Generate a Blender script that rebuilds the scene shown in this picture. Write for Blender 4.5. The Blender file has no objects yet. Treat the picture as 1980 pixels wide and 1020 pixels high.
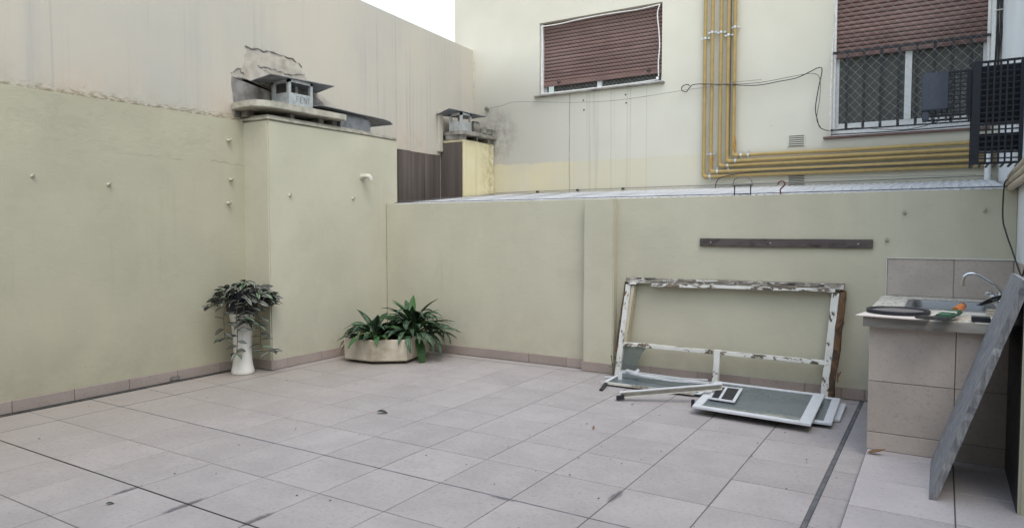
import bpy, bmesh, math, random
from mathutils import Vector, Matrix, noise as mnoise
random.seed(7)
R = math.radians
scene = bpy.context.scene
COL = scene.collection

# ------------------------------------------------------------------ camera, sky, sun, exposure
cam = bpy.data.cameras.new('camera')
cam.sensor_width = 36.0
cam.lens = 1349.74 / 1980 * 36
cam.clip_start, cam.clip_end = 0.05, 400
camo = bpy.data.objects.new('camera', cam)
COL.objects.link(camo)
camo.location = (0, 0, 1.5)
camo.rotation_euler = (R(90 - 2.839), 0, 0.552097)
scene.camera = camo

SUN_EL, SUN_AZ = R(60), R(132)          # azimuth clockwise from +Y
world = bpy.data.worlds.new('World')
scene.world = world
world.use_nodes = True
wn = world.node_tree
wn.nodes.clear()
sky = wn.nodes.new('ShaderNodeTexSky')
sky.sky_type = 'NISHITA'
sky.sun_disc = False
sky.sun_elevation = SUN_EL
sky.sun_rotation = SUN_AZ
sky.air_density, sky.dust_density, sky.ozone_density = 2, 1.2, 1.0
hs = wn.nodes.new('ShaderNodeHueSaturation')
hs.inputs['Saturation'].default_value = 0.62
bg = wn.nodes.new('ShaderNodeBackground')
bg.inputs['Strength'].default_value = 0.15
wo = wn.nodes.new('ShaderNodeOutputWorld')
wn.links.new(sky.outputs[0], hs.inputs['Color'])
wn.links.new(hs.outputs[0], bg.inputs[0])
wn.links.new(bg.outputs[0], wo.inputs[0])

sd = bpy.data.lights.new('sun', 'SUN')
sd.energy = 0.6
sd.angle = R(30)
sd.color = (1.0, 0.92, 0.80)
so = bpy.data.objects.new('sun', sd)
COL.objects.link(so)
sdir = Vector((math.sin(SUN_AZ) * math.cos(SUN_EL), math.cos(SUN_AZ) * math.cos(SUN_EL), math.sin(SUN_EL)))
so.rotation_euler = sdir.to_track_quat('Z', 'Y').to_euler()
so.location = sdir * 30

vs = scene.view_settings
vs.view_transform = 'Standard'
vs.look = 'None'
vs.gamma = 1
vs.exposure = 1.0
try:
    vs.use_curve_mapping = False
except Exception:
    pass
scene.cycles.max_bounces = 10
scene.cycles.diffuse_bounces = 5
scene.cycles.transparent_max_bounces = 12
scene.cycles.use_denoising = True

# ------------------------------------------------------------------ material helpers
class NT:
    """small wrapper that grows a node tree"""
    def __init__(s, name):
        s.m = bpy.data.materials.new(name)
        s.m.use_nodes = True
        s.t = s.m.node_tree
        s.b = s.t.nodes['Principled BSDF']
        s.out = s.t.nodes['Material Output']
        s.geo = s.t.nodes.new('ShaderNodeNewGeometry')
        s.tc = s.t.nodes.new('ShaderNodeTexCoord')
        s.oi = s.t.nodes.new('ShaderNodeObjectInfo')
    def put(s, sock, v):
        if isinstance(v, bpy.types.NodeSocket):
            s.t.links.new(v, sock)
        elif isinstance(v, (tuple, list)) and len(v) == 3 and sock.type == 'RGBA':
            sock.default_value = (*v, 1)
        else:
            sock.default_value = v
    def math(s, op, a, b=0.0, c=None, clamp=False):
        n = s.t.nodes.new('ShaderNodeMath'); n.operation = op; n.use_clamp = clamp
        s.put(n.inputs[0], a); s.put(n.inputs[1], b)
        if c is not None: s.put(n.inputs[2], c)
        return n.outputs[0]
    def ramp(s, v, lo, hi, a=0.0, b=1.0):
        n = s.t.nodes.new('ShaderNodeMapRange'); n.clamp = True
        n.interpolation_type = 'SMOOTHSTEP'
        s.put(n.inputs[0], v)
        for i, x in enumerate((lo, hi, a, b)): s.put(n.inputs[1 + i], x)
        return n.outputs[0]
    def mix(s, f, a, b, mode='MIX'):
        n = s.t.nodes.new('ShaderNodeMix'); n.data_type = 'RGBA'; n.blend_type = mode
        s.put(n.inputs[0], f); s.put(n.inputs[6], a); s.put(n.inputs[7], b)
        return n.outputs[2]
    def map(s, vec, scale=(1, 1, 1), loc=(0, 0, 0)):
        n = s.t.nodes.new('ShaderNodeMapping')
        s.put(n.inputs[0], vec); n.inputs['Scale'].default_value = scale
        s.put(n.inputs['Location'], loc)
        return n.outputs[0]
    def noise(s, vec, scale=5, detail=4, rough=0.55, stretch=None, dist=0.0):
        if stretch: vec = s.map(vec, stretch)
        n = s.t.nodes.new('ShaderNodeTexNoise')
        s.put(n.inputs['Vector'], vec); n.inputs['Scale'].default_value = scale
        n.inputs['Detail'].default_value = detail; n.inputs['Roughness'].default_value = rough
        n.inputs['Distortion'].default_value = dist
        return n.outputs[0]
    def xyz(s, vec):
        n = s.t.nodes.new('ShaderNodeSeparateXYZ'); s.put(n.inputs[0], vec)
        return n.outputs
    def bump(s, h, strength=0.2, dist=0.01, prev=None):
        n = s.t.nodes.new('ShaderNodeBump')
        n.inputs['Strength'].default_value = strength; n.inputs['Distance'].default_value = dist
        s.put(n.inputs['Height'], h)
        if prev is not None: s.put(n.inputs['Normal'], prev)
        return n.outputs[0]
    def rnd(s):
        n = s.t.nodes.new('ShaderNodeVectorMath'); n.operation = 'SCALE'
        c = s.t.nodes.new('ShaderNodeCombineXYZ')
        s.put(c.inputs[0], s.oi.outputs['Random']); s.put(c.inputs[1], s.math('MULTIPLY', s.oi.outputs['Random'], 3.7))
        s.put(c.inputs[2], s.math('MULTIPLY', s.oi.outputs['Random'], 7.1))
        s.put(n.inputs[0], c.outputs[0]); n.inputs['Scale'].default_value = 13.0
        a = s.t.nodes.new('ShaderNodeVectorMath'); a.operation = 'ADD'
        s.put(a.inputs[0], s.tc.outputs['Object']); s.put(a.inputs[1], n.outputs[0])
        return a.outputs[0]
    def done(s, col=None, rough=None, normal=None, metal=None, spec=0.3):
        if col is not None: s.put(s.b.inputs['Base Color'], col)
        if rough is not None: s.put(s.b.inputs['Roughness'], rough)
        if normal is not None: s.put(s.b.inputs['Normal'], normal)
        if metal is not None: s.put(s.b.inputs['Metallic'], metal)
        s.put(s.b.inputs['Specular IOR Level'], spec)
        return s.m

def simple(name, col, rough=0.6, metal=0.0, var=0.15, scale=30, dirt=None, dirt_lo=0.55, dirt_hi=0.7, bump=0.1, spec=0.3, stretch=None):
    n = NT(name)
    v = n.noise(n.tc.outputs['Object'], scale, 5, 0.6, stretch)
    dark = tuple(c * (1 - var) for c in col); light = tuple(min(1, c * (1 + var)) for c in col)
    c = n.mix(n.ramp(v, 0.3, 0.7), dark, light)
    if dirt:
        d = n.noise(n.tc.outputs['Object'], scale * 0.35, 6, 0.65, stretch)
        c = n.mix(n.ramp(d, dirt_lo, dirt_hi), c, dirt)
    return n.done(c, n.ramp(v, 0.2, 0.8, max(0.02, rough - 0.08), min(1, rough + 0.08)), n.bump(v, bump, 0.004), metal, spec)

M = {}
def plaster(name, base, flaky=None, grime=0.0):
    """painted render: trowel marks, faint patches, hairline roughness"""
    n = NT(name); P = n.geo.outputs['Position']
    big = n.noise(P, 0.9, 4, 0.55)
    mid = n.noise(P, 5.0, 5, 0.6, (1, 1, 1.6))
    fine = n.noise(P, 70, 3, 0.6)
    c = n.mix(n.ramp(big, 0.3, 0.7), tuple(x * 0.93 for x in base), tuple(min(1, x * 1.05) for x in base))
    c = n.mix(n.math('MULTIPLY', n.ramp(mid, 0.55, 0.75), 0.14), c, tuple(x * 0.75 for x in base))
    pat = n.noise(P, 1.7, 6, 0.65, (1, 1, 0.8), 0.5)
    c = n.mix(n.math('MULTIPLY', n.ramp(pat, 0.50, 0.58), 0.17), c, tuple(min(1, x * 1.16) for x in base))
    drip = n.math('MULTIPLY', n.ramp(n.noise(P, 1.0, 4, 0.6, (9, 9, 0.35)), 0.56, 0.78), n.ramp(n.noise(P, 1.1, 3), 0.45, 0.65))
    c = n.mix(n.math('MULTIPLY', drip, 0.24), c, tuple(x * 0.6 for x in base))
    spots = n.noise(P, 38, 2, 0.5)
    c = n.mix(n.math('MULTIPLY', n.ramp(spots, 0.74, 0.78), 0.5), c, tuple(x * 0.5 for x in base))
    trowel = n.noise(P, 9, 6, 0.62, (1, 1, 2.2), 0.8)
    nb = n.bump(trowel, 0.13, 0.016)
    if flaky:
        z = n.xyz(P)[2]
        fl = n.noise(P, 2.6, 10, 0.72, (1, 1, 1.7), 0.25)
        up = n.ramp(z, flaky - 0.25, flaky + 0.25)
        steps = n.math('ADD', n.ramp(fl, 0.44, 0.47), n.ramp(fl, 0.55, 0.58))
        h = n.math('MULTIPLY', steps, up)
        nb = n.bump(h, 0.22, 0.010, nb)
        x_, y_, z_ = n.xyz(P)
        ln = n.math('ABSOLUTE', n.math('SUBTRACT', n.math('ADD', z, n.math('MULTIPLY', n.math('SUBTRACT', n.noise(P, 4, 7, 0.7), 0.5), 0.22)), 2.19))
        ln = n.math('MULTIPLY', n.math('MULTIPLY', n.ramp(ln, 0.008, 0.001), n.ramp(n.noise(P, 2.3, 3), 0.42, 0.55)), n.ramp(y_, 3.5, 4.2))
        c = n.mix(n.math('MULTIPLY', ln, 0.5), c, tuple(x * 0.35 for x in base))
        c = n.mix(n.math('MULTIPLY', up, n.math('MULTIPLY', n.ramp(fl, 0.53, 0.60), 0.16)), c, tuple(x * 0.7 for x in base))
    if grime:
        z = n.xyz(P)[2]
        g = n.math('MULTIPLY', n.ramp(z, 0.75, 0.05), n.ramp(n.noise(P, 5, 7, 0.7), 0.32, 0.7))
        c = n.mix(n.math('MULTIPLY', g, grime), c, tuple(x * 0.6 for x in base))
    nb = n.bump(fine, 0.12, 0.003, nb)
    return n.done(c, 0.82, nb, spec=0.25)

GREEN = (0.515, 0.489, 0.382)
M['green'] = plaster('green_plaster', GREEN, None, 0.25)
M['green_flaky'] = plaster('green_plaster_flaky', (0.435, 0.409, 0.305), 2.15, 0.3)

def party_mat():
    n = NT('stained_beige_render'); P = n.geo.outputs['Position']; x, y, z = n.xyz(P)
    base = (0.56, 0.53, 0.48)
    big = n.noise(P, 0.6, 4)
    c = n.mix(n.ramp(big, 0.3, 0.7), (0.47, 0.442, 0.39), (0.535, 0.49, 0.41))
    pink = n.math('MULTIPLY', n.ramp(z, 3.5, 2.75), n.ramp(n.noise(P, 1.1, 4), 0.35, 0.65))
    c = n.mix(n.math('MULTIPLY', pink, 0.7), c, (0.54, 0.455, 0.37))
    s1 = n.noise(P, 1.0, 5, 0.65, (0, 8, 0.25))
    s2 = n.noise(P, 1.0, 4, 0.6, (0, 2.2, 0.25))
    s3 = n.noise(P, 1.0, 4, 0.65, (0, 22, 0.22))
    fade = n.ramp(n.noise(P, 1.6, 4), 0.3, 0.62, 0.3, 1)
    m2 = n.math('MULTIPLY', n.ramp(s2, 0.45, 0.7), n.ramp(s1, 0.35, 0.75))
    c = n.mix(n.math('MULTIPLY', n.math('MULTIPLY', m2, fade), 0.42), c, (0.33, 0.325, 0.33))
    m1 = n.math('MULTIPLY', n.ramp(s3, 0.52, 0.78), n.ramp(s2, 0.40, 0.6))
    c = n.mix(n.math('MULTIPLY', n.math('MULTIPLY', m1, fade), 0.75), c, (0.27, 0.265, 0.27))
    # moss and dirt collected just above the ledge
    d = n.noise(P, 16, 8, 0.75, (1, 1, 2.6))
    wd_ = n.math('MULTIPLY', n.noise(P, 1.3, 3, 0.6, (1, 1, 0.0)), 0.26)
    low = n.math('MULTIPLY', n.ramp(n.math('SUBTRACT', z, 2.655), wd_, 0.0), n.ramp(y, 5.2, 4.8))
    dm = n.ramp(n.math('ADD', d, n.math('MULTIPLY', low, 0.24)), 0.62, 0.80)
    c = n.mix(n.math('MULTIPLY', n.math('MULTIPLY', dm, low), 0.9), c, (0.16, 0.135, 0.075))
    gl_ = n.math('MULTIPLY', n.ramp(z, 3.0, 2.66), n.ramp(n.noise(P, 5, 6, 0.7), 0.4, 0.65))
    c = n.mix(n.math('MULTIPLY', gl_, 0.28), c, (0.36, 0.31, 0.22))
    sp = n.noise(P, 22, 3)
    c = n.mix(n.math('MULTIPLY', n.ramp(sp, 0.73, 0.77), 0.7), c, (0.25, 0.22, 0.19))
    h = n.noise(P, 12, 6, 0.6)
    return n.done(c, 0.9, n.bump(n.noise(P, 80, 3), 0.15, 0.003, n.bump(h, 0.2, 0.01)), spec=0.2)
M['party'] = party_mat()

def facade_mat():
    n = NT('cream_facade_paint'); P = n.geo.outputs['Position']; x, y, z = n.xyz(P)
    big = n.noise(P, 0.7, 4)
    c = n.mix(n.ramp(big, 0.3, 0.7), (0.61, 0.585, 0.50), (0.69, 0.665, 0.575))
    gr = n.math('MULTIPLY', n.ramp(x, -3.2, -5.9), n.ramp(z, 4.4, 3.3))  # corner shading painted into the colour, with some dirt, toward lower left
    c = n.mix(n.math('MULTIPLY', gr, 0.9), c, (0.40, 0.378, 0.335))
    edge = n.math('ADD', 2.495, n.math('MULTIPLY', n.math('SUBTRACT', n.noise(P, 5, 7, 0.7), 0.5), 0.13))
    yel = n.ramp(z, n.math('ADD', edge, 0.03), edge)
    yc = n.mix(n.ramp(n.noise(P, 1.0, 4, 0.6, (7, 7, 0.5)), 0.35, 0.7), (0.60, 0.525, 0.325), (0.58, 0.525, 0.38))
    fadex = n.math('MULTIPLY', n.ramp(x, -5.6, -2.0, 0.95, 0.3), n.ramp(n.noise(P, 1.4, 5, 0.65), 0.3, 0.6, 0.6, 1.0))
    c = n.mix(n.math('MULTIPLY', yel, fadex), c, yc)
    soil = n.math('MULTIPLY', n.ramp(z, 4.3, 2.9), n.ramp(n.noise(P, 0.9, 5, 0.6), 0.2, 0.6, 0.5, 1))  # shade of the lower facade mixed into its colour, growing downward
    c = n.mix(n.math('MULTIPLY', soil, 0.30), c, (0.46, 0.445, 0.395))  # soil holds the lower facade shade, painted into the colour
    # drips under the first window
    s = n.noise(P, 1.0, 3, 0.5, (13, 0, 0.15))
    und = n.math('MULTIPLY', n.math('MULTIPLY', n.ramp(x, -5.4, -5.1), n.ramp(x, -3.0, -3.3)), n.ramp(z, 3.53, 3.5))
    dr = n.math('MULTIPLY', n.ramp(s, 0.58, 0.72), und)
    c = n.mix(n.math('MULTIPLY', dr, 0.35), c, (0.30, 0.28, 0.24))
    for xx, w, a in ((-4.755, 0.015, 0.55), (-4.09, 0.010, 0.26), (-3.84, 0.014, 0.2), (-3.80, 0.006, 0.2), (-3.555, 0.010, 0.2)):
        wob = n.math('ADD', x, n.math('MULTIPLY', n.noise(P, 2.5, 2), 0.02))
        dd = n.math('ABSOLUTE', n.math('SUBTRACT', wob, xx + 0.01))
        l = n.math('MULTIPLY', n.math('MULTIPLY', n.ramp(dd, w, w * 0.25), n.ramp(z, 3.52, 3.5)), n.ramp(n.noise(P, 3, 4), 0.2, 0.5, 0.4, 1))
        c = n.mix(n.math('MULTIPLY', l, a), c, (0.23, 0.19, 0.13))
    # soot near the small flue in the corner
    v = n.t.nodes.new('ShaderNodeVectorMath'); v.operation = 'DISTANCE'
    n.put(v.inputs[0], P); v.inputs[1].default_value = (-6.1, 9.35, 2.98)
    so_ = n.math('MULTIPLY', n.ramp(v.outputs['Value'], 0.6, 0.05), n.ramp(n.noise(P, 7, 7, 0.75), 0.32, 0.7))
    c = n.mix(n.math('MULTIPLY', so_, 0.85), c, (0.16, 0.14, 0.12))
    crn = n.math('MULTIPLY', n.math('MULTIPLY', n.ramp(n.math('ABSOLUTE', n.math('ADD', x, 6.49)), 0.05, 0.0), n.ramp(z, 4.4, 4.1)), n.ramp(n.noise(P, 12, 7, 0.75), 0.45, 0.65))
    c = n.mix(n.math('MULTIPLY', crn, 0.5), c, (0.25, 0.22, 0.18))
    sp = n.noise(P, 14, 3)
    c = n.mix(n.math('MULTIPLY', n.ramp(sp, 0.74, 0.77), 0.6), c, (0.3, 0.27, 0.22))
    ck = n.noise(P, 2.2, 8, 0.7, (1, 1, 3))
    cr = n.math('MULTIPLY', n.ramp(n.math('ABSOLUTE', n.math('SUBTRACT', ck, 0.5)), 0.004, 0.0), n.ramp(big, 0.5, 0.62))
    c = n.mix(n.math('MULTIPLY', cr, 0.22), c, (0.4, 0.37, 0.32))
    return n.done(c, 0.85, n.bump(n.noise(P, 60, 3), 0.12, 0.003, n.bump(n.noise(P, 7, 6), 0.16, 0.012)), spec=0.2)
M['facade'] = facade_mat()

def yellow_mat():
    n = NT('pale_yellow_render'); P = n.geo.outputs['Position']; x, y, z = n.xyz(P)
    c = n.mix(n.ramp(n.noise(P, 1.5, 4), 0.3, 0.7), (0.64, 0.575, 0.36), (0.70, 0.63, 0.43))
    s = n.noise(P, 1.0, 4, 0.6, (4, 9, 0.4))
    c = n.mix(n.math('MULTIPLY', n.ramp(s, 0.5, 0.75), 0.45), c, (0.42, 0.38, 0.27))
    d = n.math('MULTIPLY', n.ramp(y, 8.85, 9.3), n.ramp(n.noise(P, 11, 7, 0.7), 0.4, 0.62))
    c = n.mix(n.math('MULTIPLY', d, 0.55), c, (0.25, 0.21, 0.13))
    t = n.math('MULTIPLY', n.ramp(z, 2.7, 2.86), n.ramp(n.noise(P, 8, 6, 0.7), 0.35, 0.6))
    c = n.mix(n.math('MULTIPLY', t, 0.5), c, (0.35, 0.31, 0.22))
    return n.done(c, 0.88, n.bump(n.noise(P, 20, 6), 0.2, 0.008), spec=0.2)
M['yellow'] = yellow_mat()

def brown_mat():
    n = NT('brown_painted_boards'); P = n.geo.outputs['Position']
    s = n.noise(P, 1.0, 5, 0.6, (9, 9, 0.5))
    c = n.mix(n.ramp(s, 0.3, 0.72), (0.093, 0.075, 0.066), (0.145, 0.12, 0.108))
    return n.done(c, 0.8, n.bump(n.noise(P, 25, 5, 0.6, (1, 1, 0.3)), 0.25, 0.006), spec=0.2)
M['brown'] = brown_mat()

def tile_mat(name, base, stains=False, vary=0.05):
    n = NT(name); P = n.geo.outputs['Position']; O = n.rnd()
    rv = n.ramp(n.oi.outputs['Random'], 0, 1, 1 - vary, 1 + vary)
    c = n.mix(n.ramp(n.noise(O, 3.0, 5, 0.6), 0.3, 0.7), tuple(x * 0.92 for x in base), tuple(x * 1.07 for x in base))
    g = n.noise(O, 42, 4, 0.65)
    c = n.mix(n.math('MULTIPLY', n.ramp(g, 0.52, 0.70), 0.55), c, tuple(x * 0.72 for x in base))
    g2 = n.noise(O, 90, 2, 0.5)
    c = n.mix(n.math('MULTIPLY', n.ramp(g2, 0.62, 0.75), 0.35), c, tuple(min(1, x * 1.35) for x in base))
    bright = n.t.nodes.new('ShaderNodeVectorMath'); bright.operation = 'SCALE'
    n.put(bright.inputs[0], c); n.put(bright.inputs['Scale'], rv)
    c = bright.outputs[0]
    if stains:
        w = n.noise(P, 0.8, 5, 0.6)
        c = n.mix(n.math('MULTIPLY', n.ramp(w, 0.5, 0.72), 0.22), c, tuple(x * 0.62 for x in base))
        x, y, z = n.xyz(P)
        warm_bounce = n.math('MULTIPLY', n.ramp(x, -3.6, -6.2), n.ramp(n.noise(P, 0.9, 5, 0.6), 0.2, 0.6, 0.55, 1))  # warm, dim bounce near the left walls painted into the tile colour
        c = n.mix(n.math('MULTIPLY', warm_bounce, 0.7), c, (0.30, 0.262, 0.22))
        for sx, sy, lx, ly in ((-3.962, 2.20, 0.025, 0.10), (-3.475, 2.24, 0.03, 0.16), (-2.99, 2.33, 0.03, 0.12), (-1.53, 3.60, 0.03, 0.12), (-2.05, 3.235, 0.1, 0.02)):
            ex = n.math('POWER', n.math('ABSOLUTE', n.math('DIVIDE', n.math('SUBTRACT', x, sx), lx)), 2.0)
            ey = n.math('POWER', n.math('ABSOLUTE', n.math('DIVIDE', n.math('SUBTRACT', y, sy), ly)), 2.0)
            dd = n.math('ADD', n.math('ADD', ex, ey), n.math('MULTIPLY', n.math('SUBTRACT', n.noise(P, 24, 5, 0.7), 0.5), 2.4))
            c = n.mix(n.math('MULTIPLY', n.ramp(dd, 1.1, 0.1), 0.65), c, (0.045, 0.045, 0.06))
        f = n.noise(P, 34, 2, 0.4)
        c = n.mix(n.math('MULTIPLY', n.ramp(f, 0.77, 0.79), 0.6), c, (0.06, 0.055, 0.055))
    return n.done(c, n.ramp(g, 0.3, 0.7, 0.52, 0.68), n.bump(n.noise(O, 55, 4), 0.1, 0.003), spec=0.35)
M['tile'] = tile_mat('floor_tile', (0.35, 0.322, 0.322), True, 0.045)
M['tile_step'] = tile_mat('step_tile', (0.42, 0.39, 0.395), True)
M['tile_wall'] = tile_mat('skirting_tile', (0.345, 0.285, 0.255))
M['tile_ctr'] = tile_mat('counter_tile', (0.44, 0.385, 0.345))

M['grout'] = simple('grout', (0.11, 0.10, 0.095), 0.9, scale=20)
M['sealant'] = simple('joint_sealant', (0.11, 0.115, 0.13), 0.6, var=0.35, scale=14, dirt=(0.22, 0.22, 0.225))
M['black_joint'] = simple('black_joint', (0.03, 0.03, 0.03), 0.8)
M['concrete'] = simple('weathered_concrete', (0.40, 0.375, 0.315), 0.9, var=0.25, scale=9, dirt=(0.13, 0.11, 0.09), dirt_lo=0.56, dirt_hi=0.72, bump=0.5)
M['concrete_dark'] = simple('sooty_concrete', (0.25, 0.235, 0.205), 0.92, var=0.3, scale=9, dirt=(0.07, 0.06, 0.055), dirt_lo=0.5, dirt_hi=0.7, bump=0.6)
M['mortar'] = simple('bare_mortar', (0.21, 0.195, 0.185), 0.95, var=0.35, scale=6, dirt=(0.10, 0.09, 0.09), bump=0.8)
M['mortar_light'] = simple('crumbling_plaster', (0.44, 0.40, 0.345), 0.95, var=0.16, scale=7, dirt=(0.33, 0.28, 0.23), bump=0.8)
M['crack'] = simple('crack_shadow_dirt', (0.085, 0.075, 0.07), 0.95)
M['galv'] = simple('galvanised_sheet', (0.50, 0.52, 0.53), 0.5, 0.55, var=0.14, scale=14, dirt=(0.26, 0.25, 0.24), dirt_lo=0.56, dirt_hi=0.75)
M['galv_dark'] = simple('dull_zinc_sheet', (0.27, 0.28, 0.30), 0.5, 0.5, var=0.2, scale=9, dirt=(0.12, 0.12, 0.12))
M['pipe'] = simple('ochre_pipe_paint', (0.375, 0.265, 0.10), 0.42, var=0.09, scale=12, dirt=(0.27, 0.15, 0.05), dirt_lo=0.60, dirt_hi=0.72, spec=0.4)
M['rust'] = simple('rusty_ochre', (0.36, 0.20, 0.05), 0.8, var=0.3, scale=25)
M['steel'] = simple('steel_clip', (0.55, 0.55, 0.56), 0.35, 0.8, scale=30)
M['chrome'] = simple('chrome', (0.72, 0.73, 0.75), 0.14, 1.0, var=0.03)
M['inox'] = simple('stainless_basin', (0.20, 0.205, 0.21), 0.4, 0.6, var=0.1, scale=18, stretch=(1, 8, 1))
M['white_pvc'] = simple('white_pvc', (0.70, 0.70, 0.69), 0.45, var=0.05)
M['white_upvc'] = simple('white_window_frame', (0.74, 0.75, 0.77), 0.4, var=0.05)
M['alu'] = simple('white_aluminium', (0.60, 0.62, 0.65), 0.38, var=0.05, scale=10, dirt=(0.50, 0.49, 0.46), dirt_lo=0.62, dirt_hi=0.8)
M['alu_dirty'] = simple('dirty_aluminium', (0.60, 0.58, 0.53), 0.5, var=0.12, scale=8, dirt=(0.15, 0.12, 0.09), dirt_lo=0.52, dirt_hi=0.68)
M['black'] = simple('black_plastic', (0.022, 0.024, 0.03), 0.45, var=0.15)
M['black_metal'] = simple('black_iron', (0.02, 0.02, 0.024), 0.45, var=0.15)
M['cage'] = simple('black_cage_plastic', (0.017, 0.019, 0.027), 0.5, var=0.2)
M['unit'] = simple('dark_grey_casing', (0.065, 0.075, 0.10), 0.45, var=0.1)
M['cable'] = simple('black_cable', (0.03, 0.03, 0.033), 0.5)
M['wire'] = simple('grey_wire', (0.16, 0.16, 0.16), 0.5)
M['rope'] = simple('white_rope', (0.72, 0.71, 0.69), 0.8)
M['net'] = simple('nylon_net', (0.40, 0.385, 0.375), 0.7)
M['tube'] = simple('beige_insulation', (0.46, 0.405, 0.32), 0.7, var=0.12, scale=9)
M['soil'] = simple('potting_soil', (0.035, 0.027, 0.02), 0.95, var=0.4, scale=30, bump=0.8)
M['stem'] = simple('plant_stem', (0.10, 0.085, 0.045), 0.6)
M['stem_green'] = simple('green_stem', (0.07, 0.12, 0.045), 0.55)
M['enamel'] = simple('white_glazed_ceramic', (0.73, 0.71, 0.66), 0.25, var=0.04, scale=6, dirt=(0.5, 0.46, 0.38), dirt_lo=0.66, dirt_hi=0.8, spec=0.5, bump=0.03)
M['stone'] = simple('cast_stone', (0.49, 0.44, 0.355), 0.85, var=0.14, scale=5, dirt=(0.28, 0.225, 0.15), dirt_lo=0.53, dirt_hi=0.75, bump=0.3)
M['orange'] = simple('orange_handle', (0.46, 0.15, 0.045), 0.5)
M['greens'] = simple('green_sheath', (0.05, 0.115, 0.07), 0.6)
M['blade'] = simple('tarnished_blade', (0.12, 0.12, 0.12), 0.4, 0.7)
M['card'] = simple('pale_board', (0.62, 0.565, 0.53), 0.7, var=0.05)
M['tray_floor'] = simple('dusty_tray_floor', (0.17, 0.155, 0.15), 0.6, var=0.1)
M['paper'] = simple('white_paper', (0.72, 0.73, 0.78), 0.7, var=0.03)
M['roof'] = simple('pale_roof_sheet', (0.60, 0.61, 0.63), 0.55, var=0.06, scale=4, dirt=(0.5, 0.5, 0.5), dirt_lo=0.6, dirt_hi=0.8)
M['right_wall'] = plaster('white_wall_paint', (0.72, 0.75, 0.77))
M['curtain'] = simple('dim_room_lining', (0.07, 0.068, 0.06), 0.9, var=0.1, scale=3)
M['dead'] = simple('dead_leaf', (0.16, 0.095, 0.05), 0.8, var=0.3)
M['dark_leaf'] = simple('fallen_dark_leaf', (0.035, 0.045, 0.03), 0.7, var=0.3)
M['speck'] = simple('debris', (0.07, 0.06, 0.055), 0.9)
M['ground'] = simple('bare_ground', (0.22, 0.2, 0.18), 0.95, scale=2)
M['hook'] = simple('painted_hook', (0.47, 0.45, 0.36), 0.6)
M['cream_pipe'] = simple('painted_pipe', (0.55, 0.53, 0.45), 0.6)
M['redhook'] = simple('dark_red_hook', (0.16, 0.05, 0.05), 0.6)
M['rail_metal'] = simple('drain_metal', (0.10, 0.10, 0.095), 0.45, 0.5, var=0.3, scale=8)

def shutter_mat():
    n = NT('brown_wood_shutter'); O = n.rnd()
    s = n.noise(O, 6, 5, 0.6, (0.6, 8, 14))
    c = n.mix(n.ramp(s, 0.3, 0.7), (0.13, 0.073, 0.064), (0.21, 0.125, 0.11))
    pale = n.noise(n.geo.outputs['Position'], 1.4, 4, 0.6)
    c = n.mix(n.math('MULTIPLY', n.ramp(pale, 0.42, 0.7), 0.5), c, (0.26, 0.175, 0.155))
    rv = n.ramp(n.oi.outputs['Random'], 0, 1, 0.88, 1.08)
    b = n.t.nodes.new('ShaderNodeVectorMath'); b.operation = 'SCALE'
    n.put(b.inputs[0], c); n.put(b.inputs['Scale'], rv)
    return n.done(b.outputs[0], 0.6, n.bump(s, 0.15, 0.004), spec=0.3)
M['shutter'] = shutter_mat()

def flaky_wood(name, paint, wood, lo, hi, stretch):
    n = NT(name); O = n.geo.outputs['Position']
    g = n.noise(O, 26, 5, 0.65, stretch)
    w = n.mix(n.ramp(g, 0.3, 0.7), tuple(x * 0.55 for x in wood), tuple(x * 1.35 for x in wood))
    f = n.noise(O, 11, 8, 0.72, tuple(0.35 + 0.65 * s for s in stretch), 0.6)
    m = n.ramp(f, lo, hi)
    p = n.mix(n.ramp(n.noise(O, 6, 4), 0.35, 0.7), paint, tuple(x * 0.88 for x in paint))
    c = n.mix(m, p, w)
    return n.done(c, n.ramp(m, 0, 1, 0.45, 0.9), n.bump(n.math('SUBTRACT', g, n.math('MULTIPLY', m, 1.5)), 0.4, 0.004), spec=0.3)
M['flaky_x'] = flaky_wood('flaking_white_rail', (0.69, 0.68, 0.64), (0.15, 0.12, 0.09), 0.535, 0.555, (0.25, 1, 1))
M['flaky_z'] = flaky_wood('flaking_white_stile', (0.70, 0.695, 0.66), (0.15, 0.115, 0.085), 0.545, 0.565, (1, 1, 0.25))
M['grey_wood_x'] = flaky_wood('bare_grey_wood', (0.52, 0.50, 0.46), (0.24, 0.215, 0.18), 0.44, 0.50, (0.22, 1, 1))
M['rotten'] = flaky_wood('rotten_brown_wood', (0.16, 0.088, 0.043), (0.06, 0.043, 0.032), 0.46, 0.56, (1, 1, 0.2))
M['jamb'] = flaky_wood('yellowed_paint', (0.52, 0.465, 0.35), (0.13, 0.10, 0.07), 0.60, 0.66, (1, 1, 0.3))
M['batten'] = flaky_wood('dark_weathered_batten', (0.105, 0.085, 0.082), (0.06, 0.048, 0.046), 0.45, 0.65, (0.15, 1, 1))
def plank_mat():
    n = NT('grey_weathered_plank'); O = n.tc.outputs['Object']
    g = n.noise(O, 48, 8, 0.75, (1, 1, 0.12))
    c = n.mix(n.ramp(g, 0.3, 0.7), (0.15, 0.155, 0.17), (0.36, 0.365, 0.385))
    b = n.noise(O, 20, 8, 0.75, (1, 1, 0.3))
    c = n.mix(n.math('MULTIPLY', n.ramp(b, 0.52, 0.7), 0.5), c, (0.15, 0.15, 0.155))
    return n.done(c, 0.85, n.bump(g, 0.7, 0.012), spec=0.2)
M['plank'] = plank_mat()
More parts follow.
